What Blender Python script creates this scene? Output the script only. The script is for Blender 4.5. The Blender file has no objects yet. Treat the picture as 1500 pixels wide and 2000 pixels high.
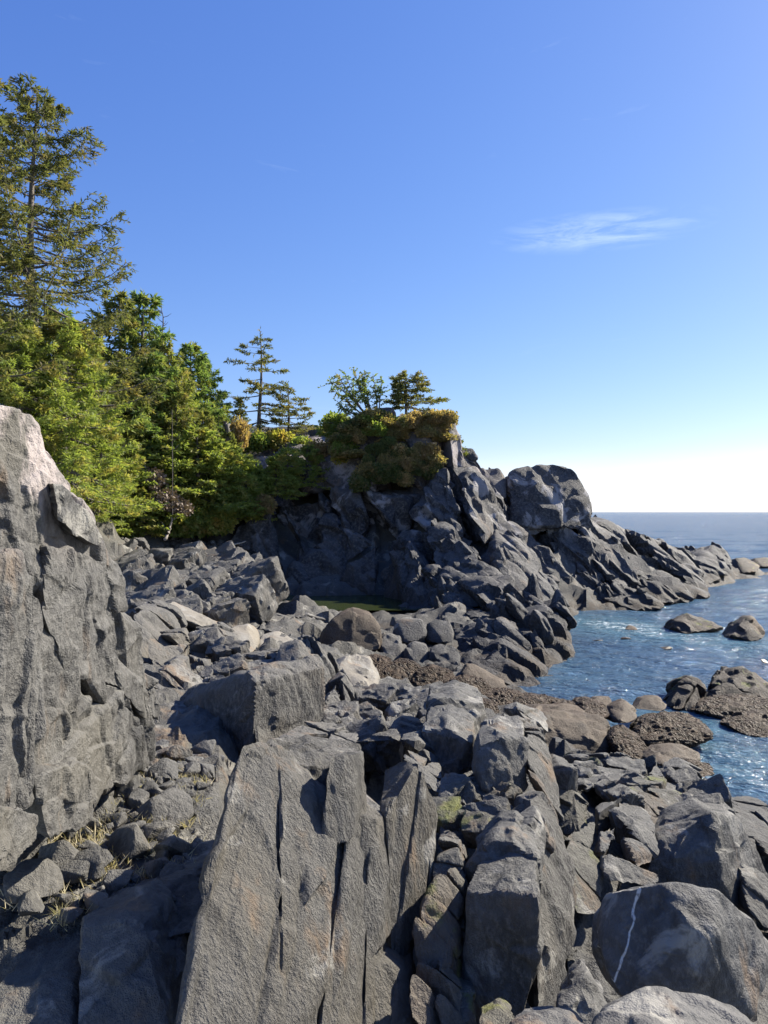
import bpy, bmesh, math, random
import numpy as np
from mathutils import Vector, Matrix

R = math.radians
sc = bpy.context.scene
COL = sc.collection

# ------------------------------------------------------------------ camera, sky, sun, exposure
F = 1444.0                      # focal length of the photograph in its own pixels (1500 x 2000)
CAMZ = 6.0                      # eye height above the sea
cam = bpy.data.cameras.new("camera")
cam.sensor_fit = 'VERTICAL'; cam.sensor_height = 36.0; cam.sensor_width = 27.0; cam.lens = 26.0
cam.clip_start = 0.1; cam.clip_end = 60000
camo = bpy.data.objects.new("camera", cam); COL.objects.link(camo)
camo.location = (0, 0, CAMZ); camo.rotation_euler = (R(90), 0, 0)
sc.camera = camo

SUN_AZ, SUN_EL = R(58), R(34)   # azimuth clockwise from the view direction (+Y)
SUN = np.array([math.sin(SUN_AZ)*math.cos(SUN_EL), math.cos(SUN_AZ)*math.cos(SUN_EL), math.sin(SUN_EL)])

world = bpy.data.worlds.new("World"); sc.world = world; world.use_nodes = True
wn, wl = world.node_tree.nodes, world.node_tree.links
wn.clear()
def WN(t, **k):
    n = wn.new(t)
    for a, b in k.items(): setattr(n, a, b)
    return n
sky = WN('ShaderNodeTexSky', sky_type='NISHITA', sun_disc=False, sun_elevation=SUN_EL, sun_rotation=SUN_AZ,
         altitude=0, air_density=1.0, dust_density=0.35, ozone_density=2.6)
geo = WN('ShaderNodeTexCoord')
sep = WN('ShaderNodeSeparateXYZ'); wl.new(geo.outputs['Generated'], sep.inputs[0])
# a thin bank of bright cloud low over the horizon and a few wisps of cirrus
def wmath(op, a, b=None, c=None, clamp=False):
    n = WN('ShaderNodeMath', operation=op); n.use_clamp = clamp
    for i, v in enumerate((a, b, c)):
        if v is None: continue
        if isinstance(v, (int, float)): n.inputs[i].default_value = v
        else: wl.new(v, n.inputs[i])
    return n.outputs[0]
mapn = WN('ShaderNodeMapping'); mapn.inputs['Scale'].default_value = (1.0, 1.0, 9.0)
mapn.inputs['Rotation'].default_value = (0.05, -0.06, 0)
wl.new(geo.outputs['Generated'], mapn.inputs[0])
nz1 = WN('ShaderNodeTexNoise'); nz1.inputs['Scale'].default_value = 2.2; nz1.inputs['Detail'].default_value = 6; nz1.inputs['Roughness'].default_value = .6; nz1.inputs['Distortion'].default_value = .35
wl.new(mapn.outputs[0], nz1.inputs['Vector'])
nz2 = WN('ShaderNodeTexNoise'); nz2.inputs['Scale'].default_value = 9; nz2.inputs['Detail'].default_value = 8; nz2.inputs['Roughness'].default_value = .62; nz2.inputs['Distortion'].default_value = 1.2
mapw = WN('ShaderNodeMapping'); mapw.inputs['Scale'].default_value = (1.0, 1.0, 5.0); mapw.inputs['Rotation'].default_value = (0.1, -0.16, 0)
wl.new(geo.outputs['Generated'], mapw.inputs[0]); wl.new(mapw.outputs[0], nz2.inputs['Vector'])
# bank: strongest on the horizon, ragged top at about five degrees
zj = wmath('ADD', sep.outputs['Z'], wmath('MULTIPLY', wmath('SUBTRACT', nz1.outputs['Fac'], .5), .05))
bank = WN('ShaderNodeMapRange'); bank.interpolation_type = 'SMOOTHSTEP'
wl.new(zj, bank.inputs['Value'])
bank.inputs['From Min'].default_value = .092; bank.inputs['From Max'].default_value = .02
bank.inputs['To Min'].default_value = 0; bank.inputs['To Max'].default_value = 1
# one wisp of cirrus up at 20 degrees
cdir = Vector(((1170-750)/F, 1, (1000-452)/F)).normalized()
wmap = WN('ShaderNodeMapping'); wmap.inputs['Location'].default_value = (-cdir.x*7.5, 0, -cdir.z*40); wmap.inputs['Scale'].default_value = (7.5, 0, 40)
wl.new(geo.outputs['Generated'], wmap.inputs[0])
wln = WN('ShaderNodeVectorMath', operation='LENGTH'); wl.new(wmap.outputs[0], wln.inputs[0])
wisp = wmath('MULTIPLY', wmath('SUBTRACT', 1.0, wln.outputs['Value'], clamp=True),
             wmath('MULTIPLY', wmath('SUBTRACT', nz2.outputs['Fac'], .42, clamp=True), 1.7))
thin = wmath('MULTIPLY', wmath('SUBTRACT', nz2.outputs['Fac'], .66, clamp=True), .35)
cl = wmath('ADD', wmath('MULTIPLY', bank.outputs[0], .45), wmath('ADD', wisp, thin), clamp=True)
mixc = WN('ShaderNodeMix', data_type='RGBA')
hs = WN('ShaderNodeHueSaturation'); hs.inputs['Saturation'].default_value = 1.15; wl.new(sky.outputs[0], hs.inputs['Color'])
mulc = WN('ShaderNodeMix', data_type='RGBA', blend_type='MULTIPLY'); mulc.inputs['Factor'].default_value = 1; wl.new(hs.outputs[0], mulc.inputs['A']); mulc.inputs['B'].default_value = (.98, .94, 1.15, 1)
wl.new(cl, mixc.inputs['Factor']); sepc = WN('ShaderNodeSeparateColor'); wl.new(mulc.outputs['Result'], sepc.inputs[0])
comc = WN('ShaderNodeCombineColor'); wl.new(wmath('POWER', sepc.outputs[0], .94), comc.inputs[0]); wl.new(wmath('POWER', sepc.outputs[1], .87), comc.inputs[1]); wl.new(wmath('POWER', sepc.outputs[2], .58), comc.inputs[2])
mul2 = WN('ShaderNodeMix', data_type='RGBA', blend_type='MULTIPLY'); mul2.inputs['Factor'].default_value = 1; wl.new(comc.outputs[0], mul2.inputs['A']); mul2.inputs['B'].default_value = (.66, .755, 1.42, 1)
wl.new(mul2.outputs['Result'], mixc.inputs['A'])
mixc.inputs['B'].default_value = (5.6, 6.3, 6.9, 1)
bg = WN('ShaderNodeBackground'); bg.inputs['Strength'].default_value = 0.108
wl.new(mixc.outputs['Result'], bg.inputs['Color'])
wo = WN('ShaderNodeOutputWorld'); wl.new(bg.outputs[0], wo.inputs[0])

sl = bpy.data.lights.new("sun", 'SUN'); sl.energy = 5.0; sl.angle = R(.53); sl.color = (1.0, .93, .80)
so = bpy.data.objects.new("sun", sl); COL.objects.link(so)
so.rotation_euler = Vector(-SUN).to_track_quat('-Z', 'Y').to_euler(); so.location = (40, 10, 40)

sc.view_settings.view_transform = 'Standard'; sc.view_settings.look = 'None'
sc.view_settings.gamma = 1; sc.view_settings.use_curve_mapping = False
sc.view_settings.exposure = 1.12
sc.cycles.max_bounces = 6; sc.cycles.diffuse_bounces = 2; sc.cycles.glossy_bounces = 2
sc.cycles.transmission_bounces = 3; sc.cycles.transparent_max_bounces = 6
sc.cycles.use_denoising = True; sc.cycles.use_adaptive_sampling = True; sc.cycles.adaptive_threshold = .02
sc.cycles.caustics_reflective = False; sc.cycles.caustics_refractive = False

# ------------------------------------------------------------------ helpers
def P(u, v, d):
    """the point of the place seen at pixel (u, v) at d metres in front of the camera"""
    return np.array([(u-750)/F*d, d, CAMZ-(v-1000)/F*d])

RS = .545
def tag(o, label=None, cat=None, group=None, kind=None):
    if label: o["label"] = label
    if cat: o["category"] = cat
    if group: o["group"] = group
    if kind: o["kind"] = kind
    return o

def empty(name, loc):
    o = bpy.data.objects.new(name, None); COL.objects.link(o); o.location = Vector(loc); o.empty_display_size = .2
    return o

def make_mesh(name, V, Fc, mat=None, sharp=None, smooth=True):
    me = bpy.data.meshes.new(name)
    V = np.asarray(V, np.float32); Fc = np.asarray(Fc, np.int32)
    k = Fc.shape[1]
    me.vertices.add(len(V)); me.vertices.foreach_set("co", V.ravel())
    me.loops.add(Fc.size); me.loops.foreach_set("vertex_index", Fc.ravel())
    me.polygons.add(len(Fc)); me.polygons.foreach_set("loop_start", np.arange(0, Fc.size, k, dtype=np.int32))
    me.polygons.foreach_set("use_smooth", np.full(len(Fc), smooth))
    me.update(calc_edges=True)
    if sharp: me.set_sharp_from_angle(angle=R(sharp))
    if mat: me.materials.append(mat)
    return me

def add(name, me, parent=None, loc=None):
    o = bpy.data.objects.new(name, me); COL.objects.link(o)
    if loc is not None:
        o.location = Vector(loc) - (parent.location if parent else Vector((0, 0, 0)))
    if parent: o.parent = parent
    return o

# --- noise in numpy
def _h(i, j, k, s):
    x = (i*np.int64(374761393) + j*np.int64(668265263) + k*np.int64(2147483647 % 1274126177) + np.int64(s)*np.int64(974634777)) & 0xFFFFFFFF
    x = ((x ^ (x >> 13))*1274126177) & 0xFFFFFFFF
    x = ((x ^ (x >> 16))*2246822519) & 0xFFFFFFFF
    return x ^ (x >> 15)
def _f(x, n):
    return ((x*np.int64(2654435761 + 2*n*40503) >> np.int64(5)) & 0xFFFF).astype(np.float32)/65535.0

TILT = 5.0
def facets(Pt, cell, seed, grain=None, stretch=1.0, soft=.09):
    """cellular facets: every cell is a tilted plane of its own; returns (height, gap to the next cell)"""
    q = Pt/cell
    if grain is not None:
        g = np.asarray(grain, float); g = g/np.linalg.norm(g)
        q = q - np.outer(q@g, g)*(1-1/stretch)
    q = q + 91.7
    b = np.floor(q-.5).astype(np.int64)
    d1 = np.full(len(q), 9e9, np.float32); d2 = d1.copy(); hv = np.zeros(len(q), np.float32); h2 = hv.copy()
    for ox in (0, 1):
        for oy in (0, 1):
            for oz in (0, 1):
                i, j, k = b[:, 0]+ox, b[:, 1]+oy, b[:, 2]+oz
                h = _h(i, j, k, seed)
                dx = q[:, 0]-(i+.5+.9*(_f(h, 1)-.5)); dy = q[:, 1]-(j+.5+.9*(_f(h, 2)-.5)); dz = q[:, 2]-(k+.5+.9*(_f(h, 3)-.5))
                dd = (dx*dx+dy*dy+dz*dz).astype(np.float32)
                val = (_f(h, 4)-.5)*1.2 + (_f(h, 5)-.5)*TILT*dx + (_f(h, 6)-.5)*TILT*dy + (_f(h, 7)-.5)*TILT*dz
                n1 = dd < d1
                n2 = (~n1) & (dd < d2)
                h2 = np.where(n1, hv, np.where(n2, val, h2))
                d2 = np.where(n1, d1, np.minimum(d2, dd)); hv = np.where(n1, val, hv); d1 = np.where(n1, dd, d1)
    gap = np.sqrt(d2)-np.sqrt(d1)
    w = np.clip(gap/soft, 0, 1); w = .5+.5*w*(2-w)
    return (hv*w+h2*(1-w)).astype(np.float64), gap.astype(np.float64)

def joints(Pt, cell, seed, frame, soft=.08, aspect=(1.0, 1.5, .8)):
    """broken joint blocks: straight-edged cells laid like rough masonry, each set in or out and tilted"""
    q = Pt@frame/(cell*np.array(aspect))+53.1
    k = np.floor(q[:, 2]).astype(np.int64); z0 = k*0
    q1 = q[:, 1]+_f(_h(k, z0, z0, seed+1), 1)*3; j = np.floor(q1).astype(np.int64)
    q0 = q[:, 0]+_f(_h(k, j, z0, seed+2), 1)*3; i = np.floor(q0).astype(np.int64)
    h = _h(i, j, k, seed)
    f = np.stack([q0-i, q1-j, q[:, 2]-k], 1)-.5
    val = (_f(h, 4)-.5)*1.5+(_f(h, 5)-.5)*1.6*f[:, 0]+(_f(h, 6)-.5)*1.6*f[:, 1]+(_f(h, 7)-.5)*1.6*f[:, 2]
    e = (.5-np.abs(f)).min(1)
    w = np.clip(e/soft, 0, 1); w = w*(2-w)
    return val*w, e

def vnoise(Pt, cell, seed, octs=4, gain=.5):
    out = np.zeros(len(Pt)); a = 1.0; q0 = Pt/cell + 37.3
    for o in range(octs):
        q = q0*(2.03**o); b = np.floor(q).astype(np.int64); f = q-b; f = f*f*(3-2*f)
        acc = 0
        for ox in (0, 1):
            for oy in (0, 1):
                for oz in (0, 1):
                    w = (f[:, 0] if ox else 1-f[:, 0])*(f[:, 1] if oy else 1-f[:, 1])*(f[:, 2] if oz else 1-f[:, 2])
                    acc = acc + w*_f(_h(b[:, 0]+ox, b[:, 1]+oy, b[:, 2]+oz, seed+o*17), 1)
        out += a*(acc-.5)*2; a *= gain
    return out

_geo = {}
def geodesic(N):
    if N in _geo: return _geo[N]
    t = (1+5**.5)/2
    v = np.array([(-1, t, 0), (1, t, 0), (-1, -t, 0), (1, -t, 0), (0, -1, t), (0, 1, t), (0, -1, -t), (0, 1, -t), (t, 0, -1), (t, 0, 1), (-t, 0, -1), (-t, 0, 1)])
    v /= np.linalg.norm(v[0])
    fs = [(0, 11, 5), (0, 5, 1), (0, 1, 7), (0, 7, 10), (0, 10, 11), (1, 5, 9), (5, 11, 4), (11, 10, 2), (10, 7, 6), (7, 1, 8), (3, 9, 4), (3, 4, 2), (3, 2, 6), (3, 6, 8), (3, 8, 9), (4, 9, 5), (2, 4, 11), (6, 2, 10), (8, 6, 7), (9, 8, 1)]
    ij = [(i, j) for i in range(N+1) for j in range(N+1-i)]
    idx = {p: n for n, p in enumerate(ij)}
    IJ = np.array(ij, float)
    tri = []
    for i in range(N):
        for j in range(N-i):
            tri.append((idx[i, j], idx[i+1, j], idx[i, j+1]))
            if i+j < N-1: tri.append((idx[i+1, j], idx[i+1, j+1], idx[i, j+1]))
    tri = np.array(tri)
    VV, TT = [], []
    for n, (a, b, c) in enumerate(fs):
        w1 = IJ[:, :1]/N; w2 = IJ[:, 1:]/N
        p = v[a]*(1-w1-w2) + v[b]*w1 + v[c]*w2
        VV.append(p/np.linalg.norm(p, axis=1)[:, None]); TT.append(tri + n*len(ij))
    VV = np.concatenate(VV); TT = np.concatenate(TT)
    key = np.round(VV*2e5).astype(np.int64)
    key = key[:, 0]*1000003*1000003 + key[:, 1]*1000003 + key[:, 2]
    _, first, inv = np.unique(key, return_index=True, return_inverse=True)
    _geo[N] = (VV[first], inv.ravel()[TT])
    return _geo[N]

def normals(V, T):
    n = np.zeros_like(V)
    fn = np.cross(V[T[:, 1]]-V[T[:, 0]], V[T[:, 2]]-V[T[:, 0]])
    for k in range(3):
        for a in range(3): n[:, a] += np.bincount(T[:, k], fn[:, a], len(V))
    return n/np.maximum(np.linalg.norm(n, axis=1), 1e-12)[:, None]

def relax(V, T, lam=.3):
    n = len(V); acc = np.zeros_like(V); cnt = np.bincount(T.ravel(), minlength=n).astype(float)*2
    for a_, b_ in ((0, 1), (1, 2), (2, 0)):
        for k in range(3):
            acc[:, k] += np.bincount(T[:, a_], V[T[:, b_], k], n)+np.bincount(T[:, b_], V[T[:, a_], k], n)
    return V+lam*(acc/cnt[:, None]-V)

def hull_planes(pts):
    bm = bmesh.new()
    for p in pts: bm.verts.new(p)
    bmesh.ops.convex_hull(bm, input=bm.verts)
    c = np.mean([np.array(v.co) for v in bm.verts if v.link_faces], axis=0)
    pl = []
    bm.normal_update()
    for f in bm.faces:
        n = np.array(f.normal); d = float(n@(np.array(f.verts[0].co)-c))
        if d < 0: n, d = -n, -d
        if f.calc_area() < 1e-9 or d < 1e-6: continue
        for m in pl:
            if n@m[0] > .992 and abs(d-m[1]) < .06*d+.002: break
        else: pl.append((n, d))
    hv = np.array([np.array(v.co) for v in bm.verts if v.link_faces])
    bm.free()
    return c, np.array([x[0] for x in pl]), np.array([x[1] for x in pl]), hv

KRES = 0.0038
TRIS = [0]
def rock_shape(pts, seed=0, p=26, rough=1.0, cell=None, grain=None, stretch=1.0, res=None, cuts=0, fine=1.0, crack=1.0, knob=0, nmax=110, biased=True, smooth=None):
    """a solid rock: the convex body of pts, edges worn, broken into facets and cracks. Returns centre, V (local), T"""
    pts = np.asarray(pts, float); p = p*2
    c, n, d, hv = hull_planes(pts)
    rng = np.random.default_rng(seed+11)
    A = hv-c
    ev, U = np.linalg.eigh(A.T@A/len(A)); s = np.sqrt(np.maximum(ev, 1e-6)); s = np.maximum(s, s.max()*.12)
    for _ in range(cuts):                                   # random corner chips
        k = rng.normal(size=3); k /= np.linalg.norm(k)
        sup = (A@k).max(); n = np.vstack([n, k]); d = np.append(d, sup*rng.uniform(.76, .94))
    # area estimate -> frequency
    size = 2*s
    dist = max(1.0, np.linalg.norm(hv.mean(0)[:2]))
    e = res or max(KRES*hv[:, 1].min(), .012)
    area = 4*math.pi*((s[0]*s[1])**1.6+(s[0]*s[2])**1.6+(s[1]*s[2])**1.6)**(1/1.6)/3**(1/1.6)*2.4
    N = int(np.clip(math.sqrt(area/(.433*e*e)/20)*.75, 7, nmax))
    D, T = geodesic(N)
    D = D@np.linalg.qr(rng.normal(size=(3, 3)))[0] if True else D
    if np.linalg.det(np.stack([D[T[0, 1]]-D[T[0, 0]], D[T[0, 2]]-D[T[0, 0]], D[T[0, 0]]])) < 0: T = T[:, ::-1]
    if biased:                                              # more points on the side one looks at
        tc = np.array([0, 0, CAMZ])-c; tc = tc/np.linalg.norm(tc)+np.array([0, 0, .35]); w = (U.T@tc)/s; w /= np.linalg.norm(w)
        D = D+.42*w; D /= np.linalg.norm(D, axis=1)[:, None]
    W = (D*s)@U.T                                           # directions in the place
    W /= np.linalg.norm(W, axis=1)[:, None]
    q = np.maximum((W@n.T)/d, 1e-9)
    m = q.max(1)
    r = 1/(m*((q/m[:, None])**p).sum(1)**(1/p))
    V = W*r[:, None]
    nor = normals(V, T)
    for _ in range(3): nor = relax(nor, T, .6)
    nor /= np.maximum(np.linalg.norm(nor, axis=1), 1e-9)[:, None]
    S = float(np.prod(size)**(1/3))
    cl = cell or min(S*.42, 2.2)
    G = V+c
    warp = np.stack([vnoise(G, cl*1.1, seed+5+i, 2) for i in range(3)], 1)*cl*.07
    Gw = G+warp
    disp = np.zeros(len(V))
    fr = np.linalg.qr(rng.normal(size=(3, 3)))[0]
    g0 = np.array(grain if grain is not None else (.25, .3, -.9), float); g0 /= np.linalg.norm(g0)
    fr[:, 1] = g0; fr[:, 0] = np.cross(g0, fr[:, 2]); fr[:, 0] /= np.linalg.norm(fr[:, 0]); fr[:, 2] = np.cross(fr[:, 0], g0)
    for cs, am in ((.95, .19), (.40, .16), (.16, .12)):
        if cl*cs < e*9: break
        h, eg = joints(Gw, cl*cs, seed+int(cs*50), fr, max(.05, 2.6*e/(cl*cs)), (1.0, 1.3*max(1, stretch*.8), .9))
        disp += rough*am*cl*cs*h - crack*.03*cl*cs*np.exp(-(eg/max(.05, 1.8*e/(cl*cs)))**2)
    for cs, am in ((.8, .09), (.33, .075), (.14, .065), (.06, .055)):
        if cl*cs < e*4: break
        h, gap = facets(Gw, cl*cs, seed+int(cs*100), grain, stretch, max(.05, 1.1*e/(cl*cs)))
        disp += rough*am*cl*cs*h
    disp += fine*.012*cl*vnoise(Gw, cl*.3, seed+3, 3, .55)
    if knob:
        h, gap = facets(G, knob, seed+77)
        disp += knob*.55*np.minimum(gap, .6)+knob*.25*h
    lim = .22*S
    disp = np.clip(disp, -lim, lim)
    V = V+nor*disp[:, None]
    for _ in range((1 if dist < 9 else 0) if smooth is None else smooth): V = relax(V, T, .22)
    TRIS[0] += len(T)
    return c, V, T

def clip(pts, p0, n):
    """the two convex bodies left and right of a plane through the convex body of pts"""
    out = []
    for s in (1, -1):
        bm = bmesh.new()
        for q in pts: bm.verts.new(q)
        bmesh.ops.convex_hull(bm, input=bm.verts)
        bmesh.ops.delete(bm, geom=[v for v in bm.verts if not v.link_faces], context='VERTS')
        bmesh.ops.bisect_plane(bm, geom=bm.verts[:]+bm.edges[:]+bm.faces[:], plane_co=p0, plane_no=n*s, clear_outer=True)
        out.append(np.array([v.co[:] for v in bm.verts]).reshape(-1, 3)); bm.free()
    return out

def fracture(W, seed, target, jog, frame, aspect=(1, 1, 1), most=9):
    """break a body along its joint planes into convex blocks, each moved a little"""
    rng = np.random.default_rng(seed+900)
    W = np.asarray(W, float); todo = [W]; done = []
    tg = target*np.array(aspect)
    while todo and len(todo)+len(done) < most:
        ext = [np.ptp(p@frame, axis=0)/tg for p in todo]
        k = int(np.argmax([e.max() for e in ext])); p = todo.pop(k); e = ext[k]
        if e.max() < 1.35: done.append(p); continue
        ax = int(np.argmax(e)); n = frame[:, ax]+rng.normal(size=3)*.16; n /= np.linalg.norm(n)
        pr = p@n; c = pr.min()+np.ptp(pr)*rng.uniform(.36, .64)
        A, B = clip(p, n*c, n)
        if len(A) < 5 or len(B) < 5 or np.ptp(A, axis=0).min() < .02*target or np.ptp(B, axis=0).min() < .02*target: done.append(p); continue
        todo += [A, B]
    out = []
    for p in todo+done:
        c = p.mean(0); off = frame@(rng.uniform(-1, 1, 3)*jog*target*np.array([1, .5, 1]))
        out.append(c+(p-c)*rng.uniform(1.0, 1.045)+off)
    return out

def block(parent, name, pts, mat, ext=None, sharp=22, frac=None, jog=.045, most=8, asp=None, across=None, **k):
    """pts: pixels with depth (u, v, d); ext: how far the body runs back from that face, in metres"""
    W = [P(*q) for q in pts]
    if ext is not None:
        cc = np.mean(W, axis=0)
        sh = k.pop('shrink', .9)
        W = W+[cc+(w-cc)*sh+np.array(ext, float) for w in W]
    seed = k.get('seed', 0)
    if parent is None or frac == 0:
        k.setdefault('cuts', 4); k.setdefault('crack', .3)
        if parent is not None: k['rough'] = k.get('rough', 1.0)*.6
        c, V, T = rock_shape(W, **k)
        return add(name, make_mesh(name, V, T, mat, sharp), parent, c)
    rng = np.random.default_rng(seed+5)
    g0 = np.array(k.get('grain') or (.25, .3, -.9), float); g0 /= np.linalg.norm(g0)
    r0 = np.array(across, float)+rng.normal(size=3)*.05 if across else np.array([.9, -.35, .1])+rng.normal(size=3)*.25; f0 = np.cross(g0, r0); f0 /= np.linalg.norm(f0); r0 = np.cross(f0, g0)
    fr = np.stack([r0, g0, f0], 1)
    st = k.get('stretch', 1.0)
    S = np.ptp(np.array(W), axis=0); tg = frac or float(np.prod(np.maximum(S, .05))**(1/3)*.50)
    last = None
    rough = k.pop('rough', 1.0); cuts = k.pop('cuts', 3)
    for i, w in enumerate(fracture(W, seed, tg, jog, fr, asp or (1, 1.2*st**.6, 1.1), most)):
        kk = dict(k); kk['seed'] = seed+i*1000; kk.pop('shrink', None)
        c, V, T = rock_shape(w, rough=rough*.38, cuts=cuts, **kk)
        last = add(name, make_mesh(name, V, T, mat, sharp), parent, c)
    return last

# ------------------------------------------------------------------ materials
class NT:
    def __init__(s, name):
        s.m = bpy.data.materials.new(name); s.m.use_nodes = True
        s.t = s.m.node_tree; s.t.nodes.clear()
    def n(s, t, ins=None, **k):
        x = s.t.nodes.new(t)
        for a, b in k.items(): setattr(x, a, b)
        for a, b in (ins or {}).items(): s.put(b, x.inputs[a])
        return x
    def put(s, v, sock):
        if isinstance(v, bpy.types.NodeSocket): s.t.links.new(v, sock)
        elif isinstance(v, bpy.types.Node): s.t.links.new(v.outputs[0], sock)
        else:
            if isinstance(v, tuple) and len(v) == 3 and sock.type == 'RGBA': v = (*v, 1)
            sock.default_value = v
    def math(s, op, a, b=0.0, clamp=False):
        x = s.n('ShaderNodeMath', {0: a, 1: b}, operation=op); x.use_clamp = clamp
        return x.outputs[0]
    def mix(s, f, a, b, bt='MIX'):
        x = s.n('ShaderNodeMix', {'Factor': f, 'A': a, 'B': b}, data_type='RGBA', blend_type=bt)
        return x.outputs['Result']
    def mr(s, v, a, b, c=0.0, d=1.0):
        x = s.n('ShaderNodeMapRange', {'Value': v, 'From Min': a, 'From Max': b, 'To Min': c, 'To Max': d}); x.interpolation_type = 'SMOOTHSTEP'
        return x.outputs[0]
    def noise(s, vec, scale, detail=5, rough=.55, dist=0.0):
        return s.n('ShaderNodeTexNoise', {'Vector': vec, 'Scale': scale, 'Detail': detail, 'Roughness': rough, 'Distortion': dist}).outputs['Fac']
    def out(s, sh, disp=None):
        o = s.n('ShaderNodeOutputMaterial', {'Surface': sh})
        return s.m

def rock_material(name, dark, mid, pale, sc_=1.0, lichen=.22, lichen_col=(.30, .285, .25), lichen_z=None, band=True, warm=(.24, .20, .14), warm_amt=.5,
                  rough=.72, bump=.5, grain=(1, 1, 1), green=0.0, vein=None, algae=0.0, spec=.35, shell=0.0, stain=.6):
    t = NT(name)
    g = t.n('ShaderNodeNewGeometry'); pos = g.outputs['Position']
    mp = t.n('ShaderNodeMapping', {'Vector': pos, 'Scale': grain})
    v = mp.outputs[0]
    n1 = t.noise(pos, .55*sc_, 3, .6)
    n2 = t.noise(v, 2.6*sc_, 5, .64)
    n3 = t.noise(v, 16*sc_, 4, .68)
    n4 = t.noise(pos, 80*sc_, 2, .6)
    dark, mid, pale, warm = (tuple(x*RS for x in q) for q in (dark, mid, pale, warm))
    c = t.mix(t.mr(n2, .34, .66), dark, mid)
    c = t.mix(t.mr(n3, .42, .72), c, pale)
    c = t.mix(t.math('MULTIPLY', t.mr(n1, .48, .68), warm_amt), c, warm)
    c = t.mix(t.math('MULTIPLY', t.mr(n4, .35, .65), .35), c, t.mix(.5, dark, c), 'MIX')
    sp = t.n('ShaderNodeSeparateXYZ', {0: pos}); z = sp.outputs['Z']
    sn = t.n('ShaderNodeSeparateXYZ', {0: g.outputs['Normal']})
    # weathered tops are paler than freshly broken sides, with sunlit brightness painted in too
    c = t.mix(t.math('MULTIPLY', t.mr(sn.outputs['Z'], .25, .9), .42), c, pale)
    # rust and ochre seepage in streaks
    st = t.noise(t.n('ShaderNodeMapping', {'Vector': pos, 'Scale': (1.6, 1.6, .45)}).outputs[0], 1.1*sc_, 4, .65)
    c = t.mix(t.math('MULTIPLY', t.mr(st, .56, .72), stain), c, (.23, .15, .085))
    c = t.mix(t.math('MULTIPLY', t.mr(st, .44, .30), .7), c, tuple(x*.42 for x in dark))
    if lichen:
        ln = t.noise(pos, 1.3*sc_, 8, .66, .6)
        hz = lichen_z or (0, 1)
        lm = t.math('MULTIPLY', t.mr(ln, .60-.16*lichen, .66-.10*lichen), t.mr(t.math('ADD', z, t.math('MULTIPLY', n1, 1.5)), hz[0], hz[1]))
        c = t.mix(t.math('MULTIPLY', lm, .8), c, t.mix(n3, lichen_col, tuple(x*.75 for x in lichen_col)))
    if green:
        gm = t.math('MULTIPLY', t.mr(t.noise(pos, 1.9*sc_, 5, .6), .62-.1*green, .74-.1*green), .8)
        c = t.mix(gm, c, (.16, .17, .035))
    zz = t.math('ADD', z, t.math('MULTIPLY', t.math('SUBTRACT', n1, .5), 1.6))
    ro = rough
    if band:                                                # black lichen and weed of the tidal band
        c = t.mix(t.math('MULTIPLY', t.mr(zz, 2.0, .9), .72), c, (.026, .025, .026))
        wk = t.math('MULTIPLY', t.mr(zz, .95, .45), t.mr(n2, .35, .6))
        c = t.mix(t.math('MULTIPLY', wk, .9), c, t.mix(t.noise(pos, 9, 3), (.016, .012, .008), (.055, .032, .015)))
    if algae:
        am = t.math('MULTIPLY', t.mr(t.noise(pos, 2.2*sc_, 6, .65), .60-.2*algae, .70-.2*algae), .9)
        c = t.mix(am, c, t.mix(t.noise(pos, 22, 3), (.028, .02, .016), (.16, .095, .05)))
    if vein:
        a, nn, w = vein
        dv = t.n('ShaderNodeVectorMath', {0: t.n('ShaderNodeVectorMath', {0: pos, 1: tuple(a)}, operation='SUBTRACT').outputs[0], 1: tuple(nn)}, operation='DOT_PRODUCT').outputs['Value']
        dv = t.math('ADD', dv, t.math('MULTIPLY', t.math('SUBTRACT', t.noise(pos, 14, 3), .5), .012))
        vm = t.math('MULTIPLY', t.mr(t.math('ABSOLUTE', dv), w, w*.3), t.mr(t.noise(pos, 24, 4), .3, .5))
        c = t.mix(vm, c, (.55, .54, .50))
    hgt = t.math('ADD', t.math('MULTIPLY', n3, .85), t.math('MULTIPLY', n4, .22))
    hgt = t.math('ADD', hgt, t.math('MULTIPLY', n2, .45))
    if shell:                                               # a crust of small mussels
        wp = t.n('ShaderNodeVectorMath', {0: t.n('ShaderNodeTexNoise', {'Vector': pos, 'Scale': 3.0, 'Detail': 3}).outputs['Color'], 'Scale': .55}, operation='SCALE').outputs[0]
        vs = t.n('ShaderNodeTexVoronoi', {'Vector': t.n('ShaderNodeVectorMath', {0: pos, 1: wp}, operation='ADD').outputs[0], 'Scale': shell})
        hgt = t.math('SUBTRACT', hgt, t.math('MULTIPLY', t.math('MULTIPLY', vs.outputs['Distance'], t.mr(t.noise(pos, 1.6, 3), .3, .6)), 2.8))
        c = t.mix(t.math('MULTIPLY', t.n('ShaderNodeSeparateColor', {0: vs.outputs['Color']}).outputs[0], .55), c, t.mix(t.n('ShaderNodeSeparateColor', {0: vs.outputs['Color']}).outputs[1], (.016, .012, .010), (.075, .046, .027)))
    b = t.n('ShaderNodeBump', {'Height': hgt, 'Strength': bump, 'Distance': .11/sc_})
    s = t.n('ShaderNodeBsdfPrincipled', {'Base Color': c, 'Roughness': ro, 'Normal': b.outputs[0], 'Specular IOR Level': spec})
    return t.out(s)

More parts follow.
